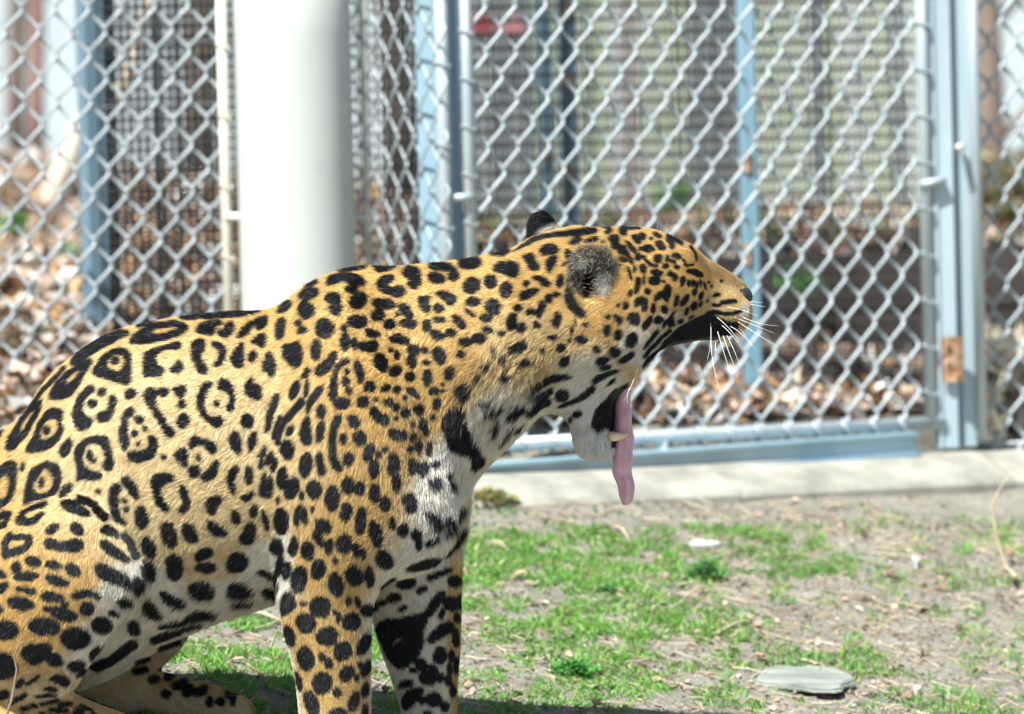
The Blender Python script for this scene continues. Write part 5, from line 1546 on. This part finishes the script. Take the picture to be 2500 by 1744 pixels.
hr.inputs['RoughnessU'].default_value = .28; hr.inputs['RoughnessV'].default_value = .5; hr.inputs['Color'].default_value = (.9, .95, 1, 1)
hr.inputs['Offset'].default_value = math.radians(4)
t.links.new(at_.outputs['Color'], dif.inputs[0]); t.links.new(at_.outputs['Color'], tr.inputs[0])
m1 = t.nodes.new('ShaderNodeMixShader'); m1.inputs[0].default_value = .25; t.links.new(dif.outputs[0], m1.inputs[1]); t.links.new(tr.outputs[0], m1.inputs[2])
m2 = t.nodes.new('ShaderNodeMixShader'); m2.inputs[0].default_value = .03; t.links.new(m1.outputs[0], m2.inputs[1]); t.links.new(hr.outputs[0], m2.inputs[2])
out = t.nodes.new('ShaderNodeOutputMaterial'); t.links.new(m2.outputs[0], out.inputs[0])
hcv.materials.append(fm)
fur = keep(link('fur', hcv), root); tag(fur, kind='stuff')
# ------------------------------------------------------------------ face parts
def zp(o, s, pts, Ys):
    """traced points (zoomed coordinates) at the given depths"""
    return [at(o[0]+x/s, o[1]+y/s, Y) for (x, y), Y in zip(pts, Ys)]
def smooth_path(P, n=14):
    P = np.array(P); t = np.linspace(0, 1, len(P)); q = np.linspace(0, 1, n)
    if len(P) == 3:
        return np.array([(1-a)**2*P[0]+2*a*(1-a)*(2*P[1]-.5*P[0]-.5*P[2])+a*a*P[2] for a in q])
    return np.stack([np.interp(q, t, P[:, k]) for k in range(3)], 1)
whisk_m = simple_mat('whisker', (.80, .80, .78), (.86, .86, .84), 5, .35)
Mz = ((1550, 550), 4.577); Jz = ((1200, 850), 3.56)
WH = [(Mz, [(870, 1000), (1030, 1130), (1190, 1330)], -.055, -.10), (Mz, [(1060, 1010), (1290, 1100), (1550, 1205)], -.05, -.11), (Mz, [(1150, 1000), (1370, 1090), (1600, 1125)], -.045, -.10),
 (Mz, [(1140, 1070), (1320, 1190), (1620, 1372)], -.05, -.12), (Mz, [(990, 915), (1180, 945), (1380, 1020)], -.055, -.10), (Mz, [(1230, 860), (1330, 858), (1420, 866)], -.03, -.06),
 (Mz, [(1250, 875), (1340, 893), (1460, 915)], -.03, -.07), (Mz, [(840, 1060), (848, 1290), (805, 1520)], -.055, -.09), (Mz, [(850, 1200), (875, 1550), (970, 1900)], -.055, -.11),
 (Mz, [(925, 1190), (990, 1410), (1066, 1648)], -.055, -.10), (Mz, [(985, 1230), (1055, 1430), (1130, 1620)], -.05, -.10), (Mz, [(1025, 1230), (1095, 1370), (1165, 1545)], -.05, -.09),
 (Mz, [(960, 1110), (1080, 1225), (1205, 1390)], -.055, -.09), (Mz, [(1040, 1120), (1190, 1215), (1350, 1395)], -.05, -.10), (Mz, [(1140, 1120), (1200, 1188), (1250, 1255)], -.04, -.07),
 (Mz, [(905, 1290), (900, 1390), (902, 1480)], -.05, -.07), (Mz, [(255, 70), (250, 30), (262, -40)], -.02, -.03), (Mz, [(345, 95), (385, 40), (440, 0)], -.03, -.05), (Mz, [(380, 110), (425, 50), (482, 3)], -.03, -.05),
 (Mz, [(440, 300), (530, 258), (650, 300)], -.068, -.075), (Mz, [(425, 350), (428, 310), (450, 285)], -.07, -.08), (Mz, [(470, 370), (462, 325), (440, 300)], -.07, -.08),
 (Jz, [(1305, 0), (1255, 220), (1145, 470)], -.085, -.11), (Jz, [(1300, 20), (1265, 200), (1205, 350)], -.085, -.105), (Jz, [(1200, 350), (1180, 430), (1188, 490)], -.10, -.10),
 (Jz, [(730, 825), (690, 850), (655, 875)], -.03, -.05), (Jz, [(765, 890), (750, 908), (738, 930)], -.03, -.05), (Jz, [(825, 930), (812, 960), (800, 992)], -.02, -.03),
 (Jz, [(875, 930), (872, 985), (868, 1040)], -.02, -.03), (Jz, [(910, 950), (908, 995), (905, 1037)], -.01, -.02), (Jz, [(950, 940), (968, 990), (982, 1040)], -.0, -.01)]
for (z, pts, ya, yb) in WH:
    P = smooth_path(zp(z[0], z[1], pts, np.linspace(ya, yb, len(pts)))); n = len(P)
    thick = .00040 if z is Mz else .00040
    w = MB().tube(P, [thick*(1-.75*i/(n-1)) for i in range(n)], 5).obj('whisker', whisk_m, root, True)
# tongue
tm, t, b = new_mat('tongue')
c, f, _ = noise_mix(t, (.50, .25, .32), (.72, .48, .57), 60, 6, .3, .7)
t.links.new(c, b.inputs['Base Color']); b.inputs['Roughness'].default_value = .38; b.inputs['Subsurface Weight'].default_value = .15; b.inputs['Subsurface Radius'].default_value = (.01, .004, .004)
add_bump(t, b, f, .35, .002)
V, Q, T = loft([(1470, 905, 1500, 890, 0, .020), (1492, 950, 1531, 935, 0, .022), (1500, 1000, 1541, 988, 0, .022), (1497, 1060, 1545, 1052, 0, .021), (1495, 1110, 1545, 1108, 0, .019), (1498, 1155, 1546, 1158, 0, .017),
                (1506, 1190, 1548, 1192, 0, .015), (1512, 1214, 1546, 1214, 0, .012), (1516, 1227, 1539, 1227, 0, .008), (1519, 1233, 1531, 1233, 0, .003)], m=32)
V = V.copy(); uu, vv = side_uv(V); mid = (uu-1521)/26
V[:, 1] += np.where(V[:, 1] < 0, .0045*np.exp(-(mid/.35)**2)*np.clip((vv-1060)/60, 0, 1)*(1+.6*np.sin(vv/17)), 0)
V[:, 0] += .0012*np.sin(vv/21.0)+.0008*np.sin(vv/9.0+1)
tong = keep(link('tongue', fast_mesh('tongue', V, quads=Q, tris=T, mat=tm, smooth=True)), root); tong['label'] = 'long pink tongue hanging out of the mouth'
tooth_m = simple_mat('tooth', (.62, .42, .20), (.80, .70, .50), 90, .25, 0, lo=.3, hi=.7, stretch=(1, 1, 1))
for Y in (-.030, .030):
    P = [at(1484, 1064, Y*.95), at(1500, 1067, Y), at(1516, 1066, Y*1.02), at(1528, 1062, Y*1.02), at(1536, 1058, Y*1.0)]
    MB().tube(P, [.0066, .0064, .0050, .0030, .0008], 14).obj('tooth', tooth_m, root, True)
    P = [at(1758, 806, Y*.95), at(1768, 822, Y), at(1776, 838, Y), at(1780, 847, Y)]
    MB().tube(P, [.0062, .0055, .0034, .0010], 14).obj('tooth', tooth_m, root, True)
# nose leather
nm = simple_mat('nose_leather', (.008, .007, .008), (.028, .022, .022), 140, .6, 0, bump=.5, bdist=.0015)
bm = bmesh.new(); bmesh.ops.create_icosphere(bm, subdivisions=4, radius=1.0)
nc = at(1813, 723, 0)
for v in bm.verts:
    x, y, z = v.co; k = 1-.35*max(0, -z)
    nost = math.exp(-(((abs(y)-.62)/.22)**2+((z+.15)/.28)**2))*(.35 if x > -.3 else 0)
    q = Vector((x*.0140*(1-nost), y*.0335*k, z*.0130*(1-.15*abs(y))))
    a = -.62; v.co = Vector((nc[0]+q.x*math.cos(a)-q.z*math.sin(a), q.y, nc[2]+q.x*math.sin(a)+q.z*math.cos(a)))
nme = bpy.data.meshes.new('nose'); bm.to_mesh(nme); bm.free(); nme.polygons.foreach_set('use_smooth', [True]*len(nme.polygons)); nme.materials.append(nm)
keep(link('nose', nme), root)
# closed eye: dark lid line and lashes
MB().tube(smooth_path(zp((1550, 550), 4.577, [(545, 385), (575, 470), (668, 452)], [-.0735, -.0735, -.064]), 12), [.0006, .0012, .0015, .0016, .0017, .0017, .0016, .0016, .0015, .0013, .001, .0005], 8).obj('eyelid', nm, root, True)

# ------------------------------------------------------------------ the ground in front: grass, straw, stones
def ground_at(px, py):
    d = CAM_M @ np.array([(px-1250)/FPX, -(py-872)/FPX, -1.0]); o = np.array([0, -CAMD, CAMZ]); t = 9.0
    for _ in range(30):
        p = o+d*t; t += (p[2]-(GP[0]*p[0]+GP[1]*p[1]+GP[2]))/(-d[2]+GP[1]*d[1]+1e-9)*.8
    p = o+d*t; return np.array([p[0], p[1], float(zg(p[0], p[1]))])
def gblob(x, y, px, py, rpx, rpy):
    """soft patch on the ground, given by its place and size"""
    c = ground_at(px, py); e = ground_at(px+rpx, py); f = ground_at(px, py-rpy)
    return np.clip(1.4-((x-c[0])/abs(e[0]-c[0]))**2-((y-c[1])/abs(f[1]-c[1]))**2, 0, 1)
def grass_density(x, y):
    n = fbm(x*9, y*6, 101, 4); n2 = fbm(x*30+4, y*22, 103, 3)
    d = np.zeros_like(x)
    for a in ((1350, 1330, 330, 90, 1), (1600, 1390, 260, 70, .8), (1300, 1480, 260, 130, 1), (1560, 1520, 260, 120, .85), (1990, 1370, 130, 55, .9), (1420, 1640, 230, 100, .95), (1720, 1560, 160, 70, .55), (2080, 1560, 160, 90, .45), (2150, 1640, 120, 90, .6),
              (2280, 1720, 220, 60, .6), (2100, 1230, 200, 40, .7), (2450, 1330, 90, 80, .55), (2400, 1240, 120, 40, .5), (1800, 1280, 300, 40, .8), (1160, 1250, 120, 60, 1), (1500, 1270, 250, 30, .6), (560, 1580, 220, 110, 1), (650, 1700, 260, 80, .9), (1000, 1600, 160, 160, .9), (1700, 1690, 150, 60, .5), (350, 1750, 300, 60, .6), (1230, 1700, 140, 60, .6)):
        d = np.maximum(d, a[4]*gblob(x, y, *a[:4]))
    out_ = (np.abs(x) > .95) | (y < .25)
    d = np.maximum(d, np.where(out_, .75*fbm(x*2.2, y*2.2, 109, 2), .34))
    return np.clip((n*.34+n2*.66-.565+.17*d)*10, 0, 1)*np.clip(d*1.1, 0, 1)
def scatter(n, seed, dens, cut=-.14):
    R = np.random.default_rng(seed); wide = R.random(n) < .28; x = np.where(wide, R.uniform(-2.0, 2.0, n), R.uniform(-.95, 1.0, n)); y = np.where(wide, R.uniform(-1.2, 1.9, n), R.uniform(.02, 1.62, n))
    y = np.where((x < GA[0]-.3) & (y > 1.6), y-1.5, y)
    keepm = (R.random(n) < dens(x, y)) & (gate_dist(x, y) < cut)
    return x[keepm], y[keepm], R
x, y, R = scatter(275000, 55, grass_density, -.27)
n = len(x); z = zg(x, y)
h = R.uniform(.004, .015, n)*(.6+.9*fbm(x*11, y*11, 131, 2)); w = R.uniform(.0007, .0016, n)
a = R.uniform(0, 2*math.pi, n); la_ = R.uniform(0, 2*math.pi, n); lean = R.uniform(.3, 1.9, n)
sx_, sy_ = np.cos(a)*w, np.sin(a)*w; lx, ly = np.cos(la_)*lean*h, np.sin(la_)*lean*h
c0 = np.stack([x, y, z-.002], 1)
V = np.stack([c0+np.stack([-sx_, -sy_, 0*x], 1), c0+np.stack([sx_, sy_, 0*x], 1), c0+np.stack([lx*.4+sx_*.8, ly*.4+sy_*.8, h*.65], 1), c0+np.stack([lx*.4-sx_*.8, ly*.4-sy_*.8, h*.65], 1), c0+np.stack([lx, ly, h], 1)], 1).reshape(-1, 3)
b_ = 5*np.arange(n); Qg = np.stack([b_, b_+1, b_+2, b_+3], 1); Tg = np.stack([b_+3, b_+2, b_+4], 1)
grass_m = tone_mat('grass_blade', .45, .35, .4)
gme = fast_mesh('grass', V, quads=Qg, tris=Tg, mat=grass_m)
pal = np.array([(.13, .34, .045), (.19, .43, .07), (.09, .26, .035), (.28, .44, .11), (.40, .38, .18)])
cl = pal[R.choice(5, n, p=(.28, .30, .16, .18, .08))]*np.exp(R.normal(0, .18, n))[:, None]*(.75+.5*fbm(x*7, y*7, 141, 2))[:, None]
at2 = gme.color_attributes.new('tone', 'FLOAT_COLOR', 'POINT'); at2.data.foreach_set('color', np.concatenate([np.repeat(cl, 5, 0), np.ones((5*n, 1))], 1).astype(np.float32).ravel())
tag(link('grass', gme), 'short green grass growing in patches on the bare soil', 'grass', kind='stuff')
print('blades', n)
# broad little weed leaves among the grass
def ground_leaves(name, label, cat, n, seed, dens, size, cols, mat, tilt, asp=(.35, .8)):
    x, y, R = scatter(n, seed, dens); n = len(x); s = R.uniform(*size, n)*np.where(R.random(n) < .15, 1.6, 1); a = R.uniform(0, 2*math.pi, n)
    u = np.stack([np.cos(a), np.sin(a), R.normal(0, tilt, n)], 1)*s[:, None]; v = np.stack([-np.sin(a), np.cos(a), R.normal(0, tilt, n)], 1)*(s*R.uniform(*asp, n))[:, None]
    c = np.stack([x, y, zg(x, y)+s*R.uniform(.1, .5, n)+.001], 1); k = np.array([0, 0, 1.0])*(R.uniform(-.1, .5, n)*s)[:, None]
    V = np.stack([c-u, c-.35*u-v*.9+k, c+.45*u-v*.8+k*.8, c+u+k*.3, c+.45*u+v*.8+k*.8, c-.35*u+v*.9+k], 1).reshape(-1, 3); b_ = 6*np.arange(n)
    T = np.concatenate([np.stack([b_, b_+1, b_+2], 1), np.stack([b_, b_+2, b_+3], 1), np.stack([b_, b_+3, b_+4], 1), np.stack([b_, b_+4, b_+5], 1)])
    me = fast_mesh(name, V, tris=T, mat=mat); cl = np.array(cols)[R.integers(0, len(cols), n)]*np.exp(R.normal(0, .2, n))[:, None]
    q = me.color_attributes.new('tone', 'FLOAT_COLOR', 'POINT'); q.data.foreach_set('color', np.concatenate([np.repeat(cl, 6, 0), np.ones((6*n, 1))], 1).astype(np.float32).ravel())
    tag(link(name, me), label, cat, kind='stuff')
ground_leaves('clover', 'tiny broad green weed leaves mixed into the grass', 'weeds', 40000, 77, lambda x, y: grass_density(x, y)*.5, (.002, .0048), [(.07, .24, .04), (.10, .30, .05), (.05, .17, .03)], grass_m, .4)
ground_leaves('dry_leaf_bits', 'scraps of dry tan leaf scattered over soil and grass', 'leaf litter', 4700, 78, lambda x, y: .35+.65*fbm(x*5, y*5, 171, 3), (.0025, .008), [(.36, .26, .17), (.44, .34, .24), (.28, .19, .13), (.46, .31, .25), (.48, .41, .31), (.20, .14, .10)], leaf_m, .35)
ground_leaves('pebbles', 'tiny crumbs of soil and grit on the ground', 'grit', 32000, 79, lambda x, y: 1-grass_density(x, y), (.0008, .0028), [(.18, .155, .125), (.30, .26, .21), (.10, .085, .07), (.40, .36, .30)], leaf_m, .5, (.6, 1.0))
# straw
x, y, R = scatter(8500, 91, lambda x, y: .3+.7*fbm(x*4+3, y*4, 191, 3)); n = len(x); mb_v = []; mb_f = []; cols = []
for i in range(n):
    Ls = R.uniform(.010, .055)*(1.7 if R.random() < .08 else 1); a = R.normal(.35, .9); r = R.uniform(.0004, .0010)
    p0 = np.array([x[i], y[i], 0]); d = np.array([math.cos(a), math.sin(a), 0])*Ls/2; s = np.array([-math.sin(a), math.cos(a), 0])*Ls*R.normal(0, .09)
    pts = []
    for k, f_ in enumerate((-1, 0, 1)):
        q = p0+d*f_+s*(1-abs(f_)); q[2] = 0; pts.append(q)
    pts = np.array(pts); pts[:, 2] = zg(pts[:, 0], pts[:, 1])+r+np.abs(R.normal(0, .003, 3))
    V_, F_ = tube(pts, [r, r, r*.6], 4, False); k = len(mb_v); mb_v += list(V_); mb_f += [tuple(j+k for j in f) for f in F_]
    c_ = np.array([(.60, .50, .34), (.50, .39, .25), (.70, .62, .46), (.36, .27, .18)][R.integers(0, 4)])*math.exp(R.normal(0, .15)); cols += [c_]*len(V_)
sme = fast_mesh('straw', np.array(mb_v), quads=np.array(mb_f), mat=leaf_m); q = sme.color_attributes.new('tone', 'FLOAT_COLOR', 'POINT')
q.data.foreach_set('color', np.concatenate([np.array(cols), np.ones((len(cols), 1))], 1).astype(np.float32).ravel())
tag(link('straw', sme), 'dry straw stems lying about on the ground', 'straw', kind='stuff')
# flat stones
stone_m = simple_mat('slate_stone', (.15, .17, .15), (.33, .34, .29), 18, .85, 0, bump=.5, bdist=.004, stretch=(.5, 1.5, 1))
pale_stone = simple_mat('pale_stone', (.32, .33, .33), (.46, .46, .45), 25, .8, 0, bump=.3)
def slab(name, label, pts, thick, mat, seed=0, tilt=0.0):
    rnd = random.Random(seed); P = np.array([ground_at(*p) for p in pts]); c = P.mean(0)
    D_ = chaikin(P[:, :2], 1); n_ = len(D_); V = []; F = []
    base = zg(D_[:, 0], D_[:, 1])
    lv = [(1.03, -.01, 0), (1.02, .35, .0), (.985, .55, 0), (.99, .72, 0), (.95, 1.0, 0)]
    for sc_, hz, _ in lv:
        for i in range(n_):
            j = 1+rnd.uniform(-.012, .012); q = c[:2]+(D_[i]-c[:2])*sc_*j; V.append((q[0], q[1], (base.mean()*.6+base[i]*.4)+thick*hz+rnd.uniform(-.0006, .0006)+(tilt*(q[1]-D_[:, 1].min())*max(0, hz))))
    for l in range(len(lv)-1):
        for i in range(n_): F.append((l*n_+i, l*n_+(i+1) % n_, (l+1)*n_+(i+1) % n_, (l+1)*n_+i))
    V.append((c[0], c[1], base.mean()+thick*1.05+tilt*(c[1]-D_[:, 1].min()))); k = len(V)-1
    for i in range(n_): F.append(((len(lv)-1)*n_+i, (len(lv)-1)*n_+(i+1) % n_, k))
    o = mesh_obj(name, V, F, mat); tag(o, label, 'stone'); return o
Q5 = lambda L_: [(1100+x/1.64, 1150+y/1.64) for x, y in L_]
slab('flat_stone', 'large flat grey green stone lying in the soil at lower right', Q5([(1215, 850), (1255, 790), (1330, 785), (1400, 800), (1450, 788), (1560, 820), (1632, 868), (1575, 880), (1560, 918), (1470, 905), (1385, 880), (1330, 872), (1250, 858)]), .007, stone_m, 3, .07)
slab('flat_stone', 'small pale flat stone in the grass below the tongue', Q5([(945, 270), (985, 263), (1050, 272), (1088, 285), (1070, 298), (1000, 292), (955, 284)]), .004, pale_stone, 5)
slab('flat_stone', 'small whitish stone on the bare soil at right', Q5([(1838, 352), (1860, 348), (1880, 375), (1875, 395), (1855, 392)]), .010, pale_stone, 7)
slab('flat_stone', 'tiny pinkish stone near the lower right corner', Q5([(1850, 885), (1868, 875), (1885, 885), (1882, 905), (1862, 910)]), .010, simple_mat('pink_stone', (.46, .36, .34), (.60, .50, .47), 30, .8), 9)
# weeds standing out of the grass
def weed(name, label, px, py, r, hh, n, cols, seed, leaf):
    c = ground_at(px, py); R = np.random.default_rng(seed); o = empty(name, c); tag(o, label, 'weed')
    V = []; T = []; C_ = []
    for k in range(n):
        a = R.uniform(0, 2*math.pi); d = R.random()**.6; p = c+np.array([math.cos(a)*r*d, math.sin(a)*r*.9*d, hh*(1-.75*d*d)*R.uniform(.3, 1.0)])
        s = R.uniform(*leaf); u = np.array([math.cos(a)+R.normal(0, .5), math.sin(a)+R.normal(0, .5), R.uniform(-.2, .9)]); u /= np.linalg.norm(u); v = np.cross(u, (0, 0, 1.0))+R.normal(0, .25, 3); v /= np.linalg.norm(v); m = np.cross(u, v)
        k0 = len(V); V += [p-u*s, p-v*s*.45+m*s*.15, p+u*s*.4-v*s*.4+m*s*.1, p+u*s, p+u*s*.4+v*s*.4+m*s*.1, p+v*s*.45+m*s*.15]
        T += [(k0, k0+1, k0+2), (k0, k0+2, k0+3), (k0, k0+3, k0+4), (k0, k0+4, k0+5)]; C_ += [np.array(cols[R.integers(0, len(cols))])*math.exp(R.normal(0, .2))]*6
    me = fast_mesh('leaves', np.array(V), tris=np.array(T), mat=grass_m); q = me.color_attributes.new('tone', 'FLOAT_COLOR', 'POINT'); q.data.foreach_set('color', np.concatenate([np.array(C_), np.ones((len(C_), 1))], 1).astype(np.float32).ravel())
    keep(link('leaves', me), o); mb = MB()
    for k in range(7): a = R.uniform(0, 6.28); mb.tube([c-np.array([0, 0, .005]), c+np.array([math.cos(a)*r*.4, math.sin(a)*r*.4, hh*.5]), c+np.array([math.cos(a)*r*.8, math.sin(a)*r*.8, hh*.6])], [.0012, .0009, .0005], 5)
    mb.obj('stem', grass_m, o)
GC = [(.06, .20, .045), (.09, .26, .06), (.12, .30, .08), (.16, .30, .12)]
weed('leafy_weed', 'bushy leafy green weed standing out of the grass, right of the hanging tongue', 1722, 1412, .030, .030, 260, GC, 1, (.004, .008))
weed('leafy_weed', 'low bright weed clump in the grass near the bottom, right of the far foreleg', 1400, 1645, .036, .018, 220, [(.08, .28, .05), (.12, .34, .08)], 2, (.005, .012))
weed('leafy_weed', 'small dark weed left of the bushy weed', 1480, 1448, .016, .012, 90, GC, 3, (.003, .006))
# dry stalks and twigs
twig_m = simple_mat('dry_stalk', (.42, .34, .22), (.62, .53, .38), 40, .85)
dark_twig = simple_mat('grey_twig', (.16, .12, .08), (.30, .24, .16), 40, .9)
def stalk(name, label, pts, rad, cat='stalk', mat=None):
    o = MB().tube(pts, rad, 7).obj(name, mat or twig_m, None, True); tag(o, label, cat); return o
g = ground_at(2462, 1400); Y = g[1]
stalk('dry_stalk', 'tall pale dry stalk standing by the right picture edge', [at(2560, 1470, Y-.03), at(2500, 1425, Y-.02), at(2455, 1385, Y), at(2437, 1330, Y), at(2428, 1280, Y), at(2424, 1230, Y), at(2440, 1195, Y), at(2472, 1150, Y)], [.003, .0032, .0034, .003, .0026, .0022, .0014, .0006])
Y = -.36
stalk('dry_twig', 'thin grey brown twig standing before the jaguar thigh', [at(8, 1830, Y), at(17, 1744, Y), at(29, 1707, Y), at(37, 1661, Y), at(41, 1634, Y), at(35, 1606, Y), at(39, 1588, Y), at(50, 1572, Y), at(59, 1565, Y), at(58, 1578, Y)], [.0020, .0019, .0017, .0016, .0014, .0013, .0011, .0009, .0006, .0003], 'twig', dark_twig)
for i_, (A_, B_, lab) in enumerate((((590, 1497), (695, 1520), 'thick fallen twig on the grass under the belly'), ((1205, 1335), (1245, 1352), 'short pale twig in the grass right of the chest'), ((1672, 1470), (1740, 1437), 'thin pale twig lying on soil below the leafy weed'), ((1740, 1560), (1850, 1520), 'long thin straw coloured twig above the large flat stone'), ((1505, 1292), (1540, 1328), 'curled brown bark strip in the grass below the tongue'))):
    a_, c_ = ground_at(*A_), ground_at(*B_); m_ = (a_+c_)/2; up = np.array([0, 0, .006])
    stalk('fallen_twig', lab, [a_+up, m_+up*1.8, c_+up], [.0034, .003, .0022] if i_ == 0 else [.0018, .0016, .001], 'twig')
# small plant in front of the kerb, left
weed('brown_weed', 'brown green weed clump at the foot of the concrete kerb beside the chest', 1190, 1232, .045, .028, 200, [(.34, .28, .13), (.20, .32, .09), (.40, .33, .18)], 6, (.004, .012))
